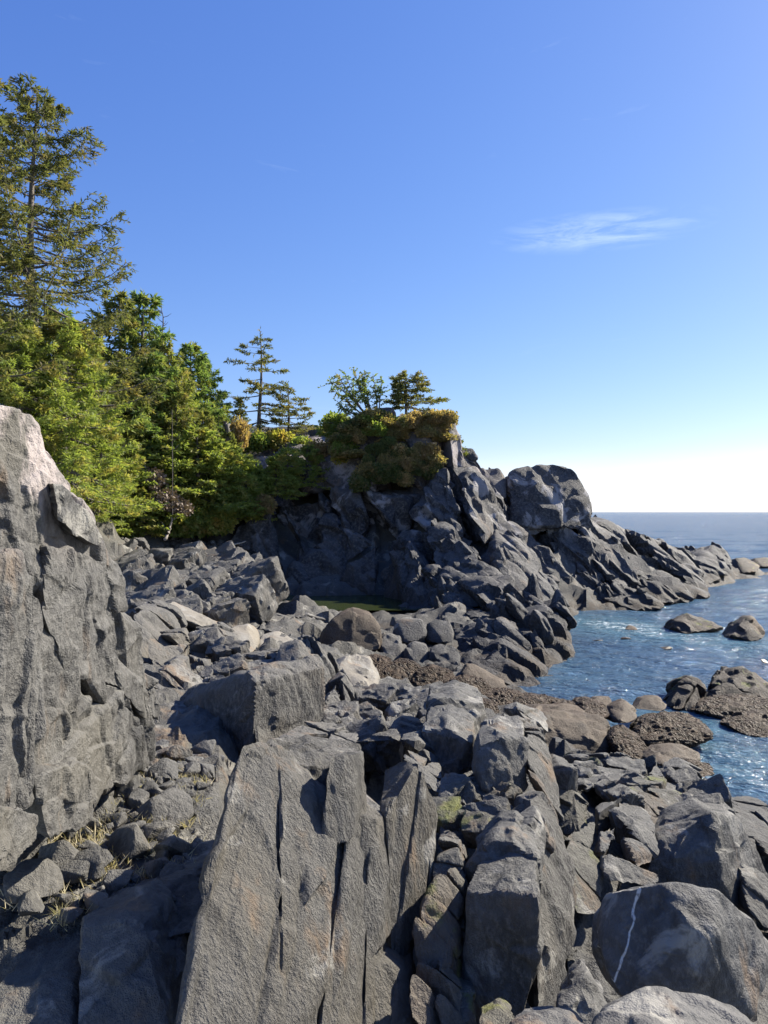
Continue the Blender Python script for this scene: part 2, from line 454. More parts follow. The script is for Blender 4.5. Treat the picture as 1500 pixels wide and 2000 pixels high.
ROCK = rock_material("grey_rock", (.085, .082, .078), (.165, .158, .146), (.25, .24, .215), 1.0, bump=.6, grain=(1.3, 1.3, .8), warm=(.21, .19, .145))
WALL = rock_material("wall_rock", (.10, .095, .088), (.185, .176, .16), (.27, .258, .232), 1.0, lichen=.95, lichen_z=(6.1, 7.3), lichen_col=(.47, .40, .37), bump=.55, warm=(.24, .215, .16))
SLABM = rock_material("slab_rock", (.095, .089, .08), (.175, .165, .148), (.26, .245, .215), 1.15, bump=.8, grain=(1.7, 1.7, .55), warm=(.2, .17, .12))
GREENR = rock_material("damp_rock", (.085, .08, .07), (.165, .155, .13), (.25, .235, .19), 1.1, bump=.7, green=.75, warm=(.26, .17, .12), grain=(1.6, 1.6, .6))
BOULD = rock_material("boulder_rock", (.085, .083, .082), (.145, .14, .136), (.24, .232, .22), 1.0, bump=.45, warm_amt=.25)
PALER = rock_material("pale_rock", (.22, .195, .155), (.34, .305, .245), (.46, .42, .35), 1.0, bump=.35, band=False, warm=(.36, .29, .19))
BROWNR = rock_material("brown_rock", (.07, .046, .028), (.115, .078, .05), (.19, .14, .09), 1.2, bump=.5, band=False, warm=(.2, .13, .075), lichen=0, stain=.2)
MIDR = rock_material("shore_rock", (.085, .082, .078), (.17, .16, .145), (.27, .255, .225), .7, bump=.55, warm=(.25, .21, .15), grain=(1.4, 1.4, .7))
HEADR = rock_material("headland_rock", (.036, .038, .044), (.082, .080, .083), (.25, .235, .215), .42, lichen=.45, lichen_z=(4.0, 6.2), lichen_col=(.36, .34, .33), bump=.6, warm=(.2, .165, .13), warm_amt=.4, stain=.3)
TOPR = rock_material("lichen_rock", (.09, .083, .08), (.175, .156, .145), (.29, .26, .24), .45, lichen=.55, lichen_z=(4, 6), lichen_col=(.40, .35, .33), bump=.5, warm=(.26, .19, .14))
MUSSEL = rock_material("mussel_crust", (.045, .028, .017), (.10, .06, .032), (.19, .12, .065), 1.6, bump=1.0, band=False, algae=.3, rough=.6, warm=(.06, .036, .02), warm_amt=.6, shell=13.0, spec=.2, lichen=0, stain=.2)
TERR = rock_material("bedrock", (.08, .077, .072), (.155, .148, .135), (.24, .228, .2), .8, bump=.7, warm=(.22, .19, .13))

# ------------------------------------------------------------------ terrain
ctrl = [  # pixel u, v and depth of points of the bedrock
 (0, 2700, 3.5), (750, 2300, 3.5), (1500, 2300, 3.5), (-400, 2400, 4), (1900, 2000, 4.5),
 (300, 2080, 4.8), (100, 2020, 4.9), (30, 1810, 5.3), (150, 1770, 5.8), (350, 1720, 6.2), (250, 1630, 6.9), (330, 1540, 8), (380, 1475, 10),
 (750, 2060, 5.2), (900, 2010, 5.9), (1120, 2010, 6), (1150, 1880, 6.6), (1300, 2050, 4.9), (1480, 2010, 5.2), (1250, 1800, 7), (1600, 1900, 6),
 (930, 1640, 7.6), (960, 1560, 8.6), (1100, 1500, 10.2), (1200, 1500, 11.5), (1300, 1560, 10.5), (1420, 1640, 10), (1300, 1660, 8.6), (1600, 1720, 9), (1500, 1570, 14),
 (1250, 1490, 13.6), (1100, 1470, 14.2), (1400, 1545, 14.2), (1000, 1430, 15),
 (480, 1490, 10.2), (620, 1450, 11.4), (760, 1440, 12.0), (800, 1400, 14), (900, 1400, 15.5), (700, 1345, 18), (560, 1300, 16), (420, 1280, 15.5), (320, 1270, 14), (250, 1200, 16),
 (420, 1220, 21), (540, 1240, 23), (640, 1270, 23), (800, 1290, 24), (920, 1330, 22.5), (1000, 1390, 19.5), (1080, 1400, 19.4), (950, 1345, 24),
 (380, 1190, 26), (560, 1205, 30), (700, 1225, 30), (830, 1230, 31), (250, 1130, 30), (400, 1140, 36), (480, 1150, 38),
 (540, 1192, 42), (640, 1193, 43), (750, 1194, 43), (830, 1195, 40),
 (250, 1090, 40), (450, 1095, 42.5), (330, 1078, 44), (480, 1060, 47), (180, 1050, 41), (380, 1035, 48), (280, 1010, 47), (180, 960, 42), (80, 880, 37), (-60, 820, 34), (-300, 800, 34), (-500, 1000, 30), (-300, 1400, 14),
 (350, 960, 51), (460, 960, 52), (350, 880, 58), (250, 850, 56), (500, 862, 60), (560, 850, 60), (650, 842, 56), (760, 815, 56), (850, 830, 54), (930, 965, 56), (1070, 990, 57), (1200, 1035, 58), (1330, 1080, 64), (1440, 1096, 74),
 (600, 1000, 52), (750, 1000, 50), (900, 1050, 46), (1000, 1100, 46), (900, 1200, 36), (1000, 1230, 33), (1050, 1300, 29),
 (0, 850, 60), (-400, 800, 60), (300, 850, 75), (0, 820, 90), (700, 850, 75), (1000, 1030, 75), (940, 980, 64), (1080, 1020, 64), (-300, 780, 90), (600, 860, 90),
]
CP = np.array([P(*c) for c in ctrl]); 
sea_pts = np.array([(8.2, 26, -1.2), (10, 33, -1.2), (12.5, 42, -1.6), (18, 46, -2), (12, 22, -1.8), (16, 30, -3), (22, 40, -3), (28, 52, -3), (34, 62, -3), (9.5, 16.5, -1.2), (13, 16, -2), (20, 20, -4), (30, 30, -5), (40, 45, -5), (44, 80, -4), (30, 95, -4), (10, 100, -3), (9, 12, .2), (14, 11, -1), (20, 10, -2),
                    (6.5, 20.5, -.5), (7.5, 18.4, -.6)])
CP = np.vstack([CP, sea_pts])
def rbf_fit(XY, Z):
    D = np.linalg.norm(XY[:, None]-XY[None], axis=2); n = len(XY)
    A = np.zeros((n+3, n+3)); A[:n, :n] = -D - np.eye(n)*-.02; A[:n, n] = 1; A[:n, n+1:] = XY; A[n, :n] = 1; A[n+1:, :n] = XY.T
    return np.linalg.solve(A, np.append(Z, [0, 0, 0]))
_w = rbf_fit(CP[:, :2], CP[:, 2])
def height(XY):
    XY = np.atleast_2d(XY).astype(float); out = np.empty(len(XY))
    for a in range(0, len(XY), 20000):
        q = XY[a:a+20000]; n = len(CP)
        out[a:a+20000] = -np.linalg.norm(q[:, None]-CP[None, :, :2], axis=2)@_w[:n] + _w[n] + q@_w[n+1:]
    u = 750+F*XY[:, 0]/np.maximum(XY[:, 1], 1); y = XY[:, 1]
    low = np.clip((u-430)/60, 0, 1)*np.clip((19-y)/4, 0, 1)*.55+np.clip((u-430)/60, 0, 1)*np.clip((12-y)/3, 0, 1)*.35
    low = low+np.clip((y-12)/2, 0, 1)*np.clip((37-y)/2, 0, 1)*np.clip((u-180)/30, 0, 1)*np.clip((530-u)/40, 0, 1)*.5
    return out-low
def build_terrain():
    na, nd = 330, 430
    az = np.tan(np.linspace(R(-38), R(36), na)); dd = np.exp(np.linspace(math.log(2.4), math.log(125), nd))
    X = (az[None]*dd[:, None]).ravel(); Y = np.repeat(dd, na)
    Z = height(np.stack([X, Y], 1))
    V = np.stack([X, Y, Z], 1)
    s = np.clip(Y*.05, .18, 1.1)
    i, j = np.meshgrid(np.arange(nd-1), np.arange(na-1), indexing='ij'); a = (i*na+j).ravel()
    T = np.stack([a, a+1, a+na+1, a+na], 1)
    h = np.zeros(len(V))
    for lo, hi, cl in ((0, 13, .5), (13, 30, 1.1), (30, 200, 2.2)):
        m = (Y >= lo) & (Y < hi); q = V[m]
        t = np.zeros(len(q))
        for cs, am in ((1, .17), (.4, .15), (.16, .12)):
            f, gp = facets(q*np.array([1, 1, .5]), cl*cs, 5+int(cs*10), (.5, .6, .3), 1.8, .3); t += am*cl*cs*f
        h[m] = t
    veg = np.clip((V[:, 2]-5)/2, 0, 1)*np.clip((Y-30)/4, 0, 1)
    V[:, 2] += h*(1-.6*veg)
    o = add("terrain", make_mesh("terrain", V, T, TERR, 35)); o["kind"] = "structure"
    TRIS[0] += 2*len(T)
build_terrain()

# forest floor over the hill: dark soil and moss is in the terrain's own material through the height
def soil_material():
    m = TERR; nt = m.node_tree
    b = [n for n in nt.nodes if n.type == 'BSDF_PRINCIPLED'][0]
    src = b.inputs['Base Color'].links[0].from_socket
    g = [n for n in nt.nodes if n.type == 'NEW_GEOMETRY'][0]
    sp = nt.nodes.new('ShaderNodeSeparateXYZ'); nt.links.new(g.outputs['Position'], sp.inputs[0])
    mr = nt.nodes.new('ShaderNodeMapRange'); mr.inputs['From Min'].default_value = 4.6; mr.inputs['From Max'].default_value = 6.2; nt.links.new(sp.outputs['Z'], mr.inputs['Value'])
    my = nt.nodes.new('ShaderNodeMapRange'); my.inputs['From Min'].default_value = 28; my.inputs['From Max'].default_value = 34; nt.links.new(sp.outputs['Y'], my.inputs['Value'])
    mu = nt.nodes.new('ShaderNodeMath'); mu.operation = 'MULTIPLY'; nt.links.new(mr.outputs[0], mu.inputs[0]); nt.links.new(my.outputs[0], mu.inputs[1])
    mx = nt.nodes.new('ShaderNodeMix'); mx.data_type = 'RGBA'; nt.links.new(mu.outputs[0], mx.inputs['Factor']); nt.links.new(src, mx.inputs['A']); mx.inputs['B'].default_value = (.05, .045, .022, 1)
    nt.links.new(mx.outputs['Result'], b.inputs['Base Color'])
soil_material()

# ------------------------------------------------------------------ sea and tide pool
def water_material(name, deep, foam=True, wave=1.0, rough=.06):
    t = NT(name)
    g = t.n('ShaderNodeNewGeometry'); pos = g.outputs['Position']
    mp = t.n('ShaderNodeMapping', {'Vector': pos, 'Scale': (.75, 1.15, 1), 'Rotation': (0, 0, .35)}).outputs[0]
    n1 = t.noise(mp, 1.1*wave, 3, .55, .5); n2 = t.noise(mp, 4.2*wave, 4, .6, .6); n3 = t.noise(mp, .28*wave, 3, .5, .3)
    h = t.math('ADD', t.math('MULTIPLY', n1, 1.0), t.math('ADD', t.math('MULTIPLY', n2, .45), t.math('MULTIPLY', n3, 1.6)))
    b = t.n('ShaderNodeBump', {'Height': h, 'Strength': .9 if foam else .12, 'Distance': .42})
    c = deep; ro = rough
    if foam:
        at = t.n('ShaderNodeAttribute', attribute_name='foam').outputs['Fac']
        fl = t.n('ShaderNodeMapping', {'Vector': pos, 'Scale': (.8, 1.25, 1), 'Rotation': (0, 0, -.5)}).outputs[0]
        f1 = t.noise(fl, 1.1, 6, .68, 3.0); f2 = t.noise(fl, 6.5, 5, .75, 2.0)
        fm = t.math('ADD', t.math('MULTIPLY', f1, .5), t.math('MULTIPLY', f2, .5))
        th = t.math('SUBTRACT', .74, t.math('MULTIPLY', at, .27))
        fk = t.n('ShaderNodeMapRange', {'Value': t.math('SUBTRACT', fm, th), 'From Min': -.01, 'From Max': .07}).outputs[0]
        fk = t.math('MULTIPLY', fk, t.mr(at, .03, .25))
        milky = t.math('MULTIPLY', at, .45)
        c = t.mix(milky, deep, (.10, .24, .27))
        c = t.mix(fk, c, (.72, .76, .76)); ro = t.math('ADD', t.math('MULTIPLY', fk, .5), rough)
    df = t.n('ShaderNodeBsdfDiffuse', {'Color': c, 'Normal': b.outputs[0]})
    gl = t.n('ShaderNodeBsdfGlossy', {'Color': (1, 1, 1), 'Roughness': ro, 'Normal': b.outputs[0]})
    fr = t.n('ShaderNodeFresnel', {'IOR': 1.33, 'Normal': b.outputs[0]}).outputs[0]
    fr = t.math('MINIMUM', fr, .44)                        # a choppy surface never mirrors fully at a grazing view
    if foam: fr = t.math('MULTIPLY', fr, t.math('SUBTRACT', 1.0, fk))
    s = t.n('ShaderNodeMixShader', {0: fr, 1: df.outputs[0], 2: gl.outputs[0]})
    return t.out(s)
def gerst(V, foam_calm):
    """chop on the open water, real waves in the mesh"""
    x, y = V[:, 0], V[:, 1]
    q = np.stack([x*.55+y*.2, y*.9-x*.15, 0*x], 1)
    z = .10*vnoise(q, 3.2, 41, 3, .5)+.05*vnoise(q*np.array([1, 1.6, 1]), 1.1, 43, 3, .55)
    far = np.clip((y-25)/70, 0, 1)
    z += far*.28*vnoise(q*np.array([.5, 1, 1]), 9, 47, 2)
    return z*(1-.55*foam_calm)
FOAM = [  # pixel, depth, radius in metres, strength
 (1170, 1205, 41.5, 2.6, .9), (1215, 1222, 38.5, 2.8, 1.1), (1290, 1218, 39.5, 2.6, .6), (1130, 1215, 40, 2.0, .8), (1245, 1240, 36, 2.6, .85), (1350, 1242, 35.5, 2.4, .6), (1470, 1262, 33, 2.6, .9), (1400, 1250, 34.5, 2.5, .6),
 (1310, 1172, 50, 2.2, .7), (1370, 1168, 51.5, 2.0, .75), (1400, 1140, 61, 2.2, .9), (1420, 1128, 67, 2.4, .8), (1240, 1185, 46, 2.6, .7),
 (1320, 1400, 21.5, 1.1, 1.0), (1380, 1420, 20.6, 1.0, .95), (1420, 1470, 18.4, 1.1, .9), (1440, 1510, 17, 1.0, .85), (1300, 1450, 19.2, .8, .7), (1490, 1480, 18, 1.0, .9), (1480, 1530, 16.3, .8, .7), (1240, 1400, 21.6, .7, .6), (1000, 1392, 22, .8, .6), (1080, 1330, 26, .7, .5), (1110, 1300, 29, .7, .5)]
def build_sea():
    na, nd = 300, 430
    az = np.tan(np.linspace(R(-4), R(40), na)); t = np.linspace(0, 1, nd)
    dep = np.concatenate([8664/np.linspace(900, 2.2, nd-6), [6000, 9000, 14000, 20000, 30000, 45000]])
    X = (az[None]*dep[:, None]).ravel(); Y = np.repeat(dep, na)
    V = np.stack([X, Y, 0*X], 1)
    fo = np.zeros(len(V))
    for u, v, d, r, s in FOAM:
        p = P(u, v, d)
        fo += s*np.exp(-(((X-p[0])**2)+((Y-p[1])**2)*.8)/(r*r))
    sp = np.clip(vnoise(V, 5, 71, 3), 0, 1)*np.clip((Y-14)/10, 0, 1)*np.clip((95-Y)/40, 0, 1)
    fo = np.clip(fo*.33+.2*sp, 0, 1.0)
    ok = Y < 1500
    V[ok, 2] = gerst(V[ok], np.minimum(fo[ok], 1))*np.clip((1500-Y[ok])/1200, 0, 1)
    i, j = np.meshgrid(np.arange(nd-1), np.arange(na-1), indexing='ij'); a = (i*na+j).ravel()
    T = np.stack([a, a+1, a+na+1, a+na], 1)
    me = make_mesh("sea", V, T, water_material("sea_water", (.05, .09, .145)))
    at = me.attributes.new("foam", 'FLOAT', 'POINT'); at.data.foreach_set("value", fo.astype(np.float32))
    o = add("sea", me); o["kind"] = "structure"; TRIS[0] += 2*len(T)
build_sea()
pv = [P(*q)*np.array([1, 1, 0])+np.array([0, 0, 1.08]) for q in ((470, 1180, 44), (560, 1200, 37), (700, 1200, 37), (850, 1190, 37), (860, 1170, 46), (650, 1170, 49), (470, 1165, 49))]
me = bpy.data.meshes.new("tide_pool"); me.from_pydata([tuple(p) for p in pv], [], [tuple(range(len(pv)))]); me.materials.append(water_material("pool_water", (.035, .045, .014), False, .8, .03))
o = add("tide_pool", me); o["kind"] = "structure"

# ------------------------------------------------------------------ the near rocks
def outcrop(name, base, label, cat="rock", group=None):
    return tag(empty(name, base), label, cat, group, "thing")

# --- rock wall along the left: its face runs away from the camera
def wd(u, o=0.0): return 2.62*F/(750-u)+o
W0 = outcrop("rock_wall", P(120, 1640, 6.2), "tall grey rock wall with pinkish lichen top beside the gully of rubble", "rock wall")
def wall(pts, off=0.0, ext=(-2.4, 1.2, -.2), **k):
    k.setdefault('p', 34); k.setdefault('frac', 1.0); k.setdefault('jog', .03); k.setdefault('most', 5); k.setdefault('cuts', 0); k['rough'] = k.get('rough', 1.0)*1.15; mat = k.pop('mat', WALL)
    return block(W0, "block", [(u, v, wd(u, off)+(q[0] if q else 0)) for u, v, *q in pts], mat, ext=ext, **k)
wall([(-160, 765), (0, 780), (64, 806), (84, 872), (118, 935), (165, 1000), (208, 1065), (236, 1115), (250, 1190), (120, 1230), (-160, 1230)], seed=1, frac=0, cuts=0, cell=.85, grain=(.3, .6, -.8), stretch=1.6, rough=.75)
wall([(108, 938), (128, 945), (168, 985), (207, 1046), (200, 1064), (150, 1040), (122, 1005)], off=-.35, ext=(-.5, .7, 0), seed=2, cell=.3, rough=.8, mat=ROCK)
wall([(60, 1230), (200, 1240), (262, 1290), (320, 1400), (305, 1450), (240, 1510), (150, 1550), (60, 1570)], off=-.02, seed=9, cell=.7, rough=.8)
wall([(95, 1075), (150, 1075), (242, 1112), (262, 1230), (296, 1312), (262, 1350), (130, 1310), (86, 1200)], off=-.12, ext=(-1.6, 1.0, 0), seed=3, cell=.6, rough=.9)
wall([(75, 1290), (240, 1322), (300, 1350), (333, 1420), (322, 1465), (245, 1525), (150, 1560), (72, 1600), (66, 1420)], off=-.2, ext=(-1.8, 1.0, 0), seed=4, cell=.7, rough=.8)
wall([(-170, 1060), (40, 1085), (84, 1180), (82, 1330), (66, 1560), (20, 1625), (-170, 1680)], off=-.45, ext=(-1.8, .8, 0), seed=5, cell=.7, grain=(0, .3, 1), stretch=2.2)
wall([(-60, 1590), (20, 1585), (62, 1600), (60, 1640), (10, 1700), (-60, 1700)], off=-.62, ext=(-.8, .5, 0), seed=6, cell=.3)
wall([(60, 1520), (150, 1490), (200, 1540), (170, 1610), (90, 1640)], off=-.38, ext=(-.8, .5, 0), seed=7, cell=.35)
wall([(215, 1240), (262, 1240), (300, 1320), (325, 1400), (300, 1420), (240, 1340)], off=-.28, ext=(-.8, .7, 0), seed=8, cell=.4, rough=.8)

# --- leaning slab in front
GS = (.02, -.86, -.51); GT = (-.15, -.5, -.85)
S0 = outcrop("leaning_slab", P(540, 2040, 4.9), "steep rough grey slab, the nearest big rock, its left side black with shade", "rock slab")
block(S0, "block", [(476, 1456, 6.1), (540, 1490, 6.17), (590, 1570, 6.2), (640, 1610, 6.25), (692, 1625, 6.3), (694, 2060, 5.25), (345, 2060, 4.2), (372, 1940, 4.47), (392, 1790, 4.9), (425, 1640, 5.4), (452, 1530, 5.8)], SLABM, ext=(.22, .75, -.2), seed=19, p=60, cell=.55, grain=GS, stretch=3.0, rough=.55, nmax=150, shrink=1.0, frac=0, cuts=0)
block(S0, "block", [(476, 1456, 6.05), (540, 1490, 6.12), (590, 1570, 6.15), (640, 1610, 6.2), (692, 1625, 6.25), (694, 2060, 5.2), (345, 2060, 4.15), (372, 1940, 4.42), (392, 1790, 4.85), (425, 1640, 5.35), (452, 1530, 5.75)], SLABM, ext=(.22, .75, -.2), seed=21, p=60, cell=.55, grain=GS, stretch=3.0, rough=1.05, nmax=150, shrink=1.0, frac=.5, jog=.008, most=4, asp=(1, 12, 12), across=(.68, .73, 0), cuts=0)
block(S0, "block", [(640, 1476, 6.25), (690, 1472, 6.45), (693, 1640, 6.1), (660, 1650, 6.0), (630, 1640, 5.95), (636, 1560, 6.1)], SLABM, ext=(.1, .5, -.1), seed=22, frac=0, cuts=1, p=50, cell=.35, grain=GS, stretch=3, rough=.7)
block(S0, "block", [(478, 1484, 6.3), (520, 1484, 6.6), (600, 1486, 6.7), (690, 1500, 6.75), (690, 1640, 6.6), (480, 1640, 6.3)], SLABM, ext=(.1, .7, .02), seed=23, frac=0, cuts=1, p=40, cell=.4, rough=.8)
block(S0, "block", [(455, 1500, 5.85), (500, 1455, 6.1), (535, 1530, 6.05), (500, 1600, 5.8), (450, 1600, 5.55)], SLABM, ext=(.2, .5, -.1), seed=24, frac=0, cuts=1, p=40, cell=.25, rough=.7)
S1 = outcrop("split_slab", P(770, 1930, 6.1), "grey slab with a pointed foot standing against the steep nearest slab", "rock slab")
block(S1, "block", [(706, 1520, 6.75), (770, 1492, 7.0), (846, 1486, 7.35), (856, 1520, 7.35), (852, 1620, 7.15), (838, 1740, 6.85), (800, 1880, 6.45), (770, 1900, 6.3), (700, 1830, 6.1)], SLABM, ext=(.15, .7, -.1), seed=25, frac=.45, jog=.012, most=3, asp=(1, 12, 12), across=(.75, .66, 0), cuts=0, p=45, cell=.45, grain=GT, stretch=2.6, rough=.75)
block(S1, "block", [(686, 1590, 6.45), (735, 1600, 6.5), (755, 1720, 6.3), (748, 1870, 6.0), (700, 1900, 5.75), (684, 1760, 6.05)], SLABM, ext=(.1, .5, -.1), seed=26, frac=0, cuts=1, p=45, cell=.35, grain=GS, stretch=2.6, rough=.7)
block(S1, "block", [(690, 1890, 5.9), (740, 1880, 6.0), (800, 1900, 6.2), (812, 2060, 5.7), (690, 2060, 5.4)], SLABM, ext=(.1, .6, -.1), seed=27, frac=0, cuts=1, p=40, cell=.35, grain=GS, stretch=2, rough=.8)

# --- green-stained blocks right of the slabs
Y0 = outcrop("stained_rock", P(860, 1960, 6.0), "broken rock with yellow-green stains at the foot of the pointed slab", "rock")
block(Y0, "block", [(838, 1740, 6.6), (870, 1690, 6.8), (904, 1720, 6.8), (906, 1860, 6.4), (880, 1905, 6.1), (815, 1890, 6.1), (812, 1800, 6.3)], GREENR, ext=(.1, .5, -.1), seed=31, cell=.3, rough=1.1)
block(Y0, "block", [(800, 1905, 5.8), (860, 1900, 5.9), (922, 1950, 5.95), (926, 2060, 5.6), (796, 2060, 5.4)], GREENR, ext=(.1, .6, -.1), seed=32, cell=.3, rough=.9)
block(Y0, "block", [(852, 1640, 7.1), (890, 1650, 7.1), (905, 1700, 6.95), (880, 1760, 6.8), (846, 1740, 6.8)], ROCK, ext=(.1, .4, -.1), seed=33, cell=.22, rough=1)
# shaded blocks: their faces look left, away from the sun
D0 = outcrop("shaded_block", P(970, 1990, 6.3), "large block with a smooth dark face below the pale upright fin", "rock")
block(D0, "block", [(908, 1748, 6.35), (960, 1740, 6.3), (1046, 1750, 6.15), (1052, 1850, 6.12), (1040, 1900, 6.1), (1010, 2060, 6.05), (915, 2060, 6.25), (905, 1880, 6.35)], ROCK, ext=(.2, .8, .04), seed=34, frac=0, cuts=1, p=60, cell=.6, rough=.5)
block(D0, "block", [(908, 1700, 7.0), (965, 1640, 7.05), (1000, 1640, 6.95), (1050, 1680, 6.8), (1050, 1760, 6.75), (908, 1760, 6.98)], ROCK, ext=(.2, .8, 0), seed=35, frac=0, cuts=2, p=50, cell=.4, rough=.7)
block(D0, "block", [(985, 1640, 7.2), (1045, 1600, 7.5), (1065, 1650, 7.4), (1050, 1750, 6.95), (1000, 1740, 6.95)], ROCK, ext=(.2, .6, 0), seed=36, p=50, cell=.35, rough=.8)
# the long pale fin
N0 = outcrop("rock_fin", P(1080, 1990, 6.3), "long pale upright fin of rock running down beside the shaded block", "rock")
block(N0, "block", [(1035, 1560, 8.2), (1062, 1545, 8.5), (1096, 1600, 8.3), (1118, 1700, 8.0), (1128, 1810, 7.6), (1105, 1900, 7.1), (1084, 2000, 6.6), (1052, 2010, 6.3), (1050, 1900, 6.5), (1046, 1740, 7.1)], SLABM, ext=(-.1, .6, -.1), seed=37, frac=0, cuts=1, p=50, cell=.4, grain=(.1, .3, -1), stretch=3.2, rough=.8)
block(N0, "block", [(1030, 1432, 9.7), (1066, 1430, 10.1), (1080, 1500, 9.7), (1098, 1600, 9.0), (1070, 1610, 8.6), (1040, 1560, 8.6), (1022, 1480, 9.2)], SLABM, ext=(.1, .9, -.1), seed=38, p=50, cell=.35, grain=(.1, .3, -1), stretch=2.4, rough=1)

# --- stepped rocks above the shaded block
T0 = outcrop("stepped_outcrop", P(940, 1640, 8.2), "stepped grey outcrop with square shaded ledges above the shaded block", "rock")
block(T0, "block", [(922, 1520, 9.0), (932, 1452, 9.1), (970, 1440, 9.1), (1026, 1446, 9.35), (1032, 1540, 9.2), (1010, 1550, 9.0), (940, 1545, 8.8)], ROCK, ext=(.2, 1.2, 0), seed=41, frac=0, cuts=2, p=50, cell=.5, rough=.7)
block(T0, "block", [(968, 1420, 10.6), (1010, 1408, 10.8), (1050, 1418, 11.0), (1072, 1430, 11.2), (1064, 1470, 10.6), (1040, 1560, 10), (980, 1460, 10.2)], ROCK, ext=(.2, 1.2, 0), seed=42, cell=.45, rough=.9)
block(T0, "block", [(826, 1428, 11.2), (835, 1368, 11.4), (890, 1362, 11.5), (945, 1374, 11.7), (958, 1425, 11.6), (930, 1440, 11.3), (850, 1440, 11.2)], ROCK, ext=(.1, 1.3, 0), seed=43, frac=0, cuts=2, p=50, cell=.5, rough=.8)
block(T0, "block", [(822, 1424, 10.2), (870, 1420, 10.1), (925, 1452, 9.75), (930, 1520, 9.65), (860, 1530, 9.9), (824, 1490, 10.15)], ROCK, ext=(.2, 1.4, 0), seed=44, frac=0, cuts=2, p=60, cell=.6, rough=.6)
block(T0, "block", [(850, 1540, 9.1), (910, 1520, 9.2), (1000, 1548, 9.0), (1040, 1580, 8.7), (1040, 1640, 8.0), (950, 1620, 8.1), (860, 1620, 8.2)], ROCK, ext=(.1, 1.0, -.1), seed=45, cell=.35, rough=1.2)
block(T0, "block", [(862, 1600, 8.2), (905, 1560, 8.6), (925, 1600, 8.4), (905, 1680, 7.7), (860, 1670, 7.7)], ROCK, ext=(.1, .7, -.1), seed=46, cell=.3, rough=1.1)
block(T0, "block", [(935, 1600, 8.2), (985, 1560, 8.5), (1000, 1620, 8.1), (965, 1660, 7.7), (925, 1660, 7.7)], GREENR, ext=(.1, .7, -.1), seed=47, cell=.3, rough=1.1)
block(T0, "block", [(770, 1452, 9.6), (812, 1440, 9.9), (862, 1500, 9.4), (866, 1560, 8.7), (800, 1500, 9.0)], ROCK, ext=(.1, .8, -.1), seed=48, cell=.3, rough=1)

# --- bench running to the water on the right
B0 = outcrop("rock_bench", P(1220, 1700, 8.6), "low rugged rock bench sloping to the water behind the boulder with a vein", "rock")
def bench(pts, mat=ROCK, ext=(.1, 1.0, -.1), **k): return block(B0, "block", pts, mat, ext=ext, **k)
bench([(1068, 1510, 10.3), (1095, 1494, 10.3), (1130, 1506, 10.1), (1138, 1575, 10), (1080, 1580, 10.2)], seed=51, cell=.4, rough=.5)
bench([(1078, 1590, 9.4), (1130, 1560, 9.8), (1170, 1600, 9.4), (1178, 1700, 8.6), (1180, 1790, 8.0), (1120, 1790, 7.7), (1104, 1690, 8.2)], GREENR, seed=52, cell=.4, grain=(.1, .3, -1), stretch=2, rough=.9)
bench([(1170, 1590, 9.5), (1240, 1556, 10.0), (1280, 1580, 9.8), (1285, 1680, 9.0), (1270, 1740, 8.5), (1180, 1730, 8.2)], seed=53, cell=.38, rough=1.3)
bench([(1240, 1552, 10.6), (1330, 1540, 11.2), (1350, 1600, 10.6), (1290, 1640, 9.8), (1250, 1620, 9.9)], GREENR, seed=54, cell=.4, rough=1.0)
bench([(1080, 1472, 13), (1200, 1466, 13.2), (1300, 1490, 13), (1340, 1520, 12.4), (1300, 1560, 11.2), (1180, 1545, 11.0), (1090, 1510, 11.4)], ext=(0, 1.2, -.5), seed=55, cell=.45, rough=1.2, p=14)
bench([(1320, 1515, 12.4), (1350, 1500, 12.8), (1400, 1520, 12.8), (1402, 1580, 11.6), (1340, 1590, 11)], seed=56, cell=.4, rough=.7)
bench([(1390, 1560, 12), (1420, 1545, 12.4), (1450, 1580, 12.2), (1446, 1640, 11), (1395, 1620, 11)], seed=57, cell=.4, rough=.7)
bench([(1430, 1590, 12), (1510, 1580, 13), (1560, 1660, 11.5), (1480, 1700, 10.5), (1440, 1650, 10.8)], seed=58, cell=.4, rough=1)
bench([(1260, 1700, 9.3), (1285, 1640, 9.5), (1330, 1620, 9.5), (1390, 1588, 9.5), (1438, 1592, 9.7), (1478, 1660, 9.9), (1515, 1750, 9.8), (1500, 1830, 9.3), (1300, 1820, 9.1), (1400, 1640, 9.2), (1430, 1700, 9.1)], ROCK, ext=(.1, .9, -.1), seed=59, frac=0, cuts=2, p=60, cell=.8, rough=.5)
bench([(1430, 1660, 9.6), (1500, 1700, 10.1), (1560, 1790, 9.6), (1540, 1850, 8.8), (1470, 1790, 8.9)], ROCK, seed=60, p=50, cell=.5, rough=.7)

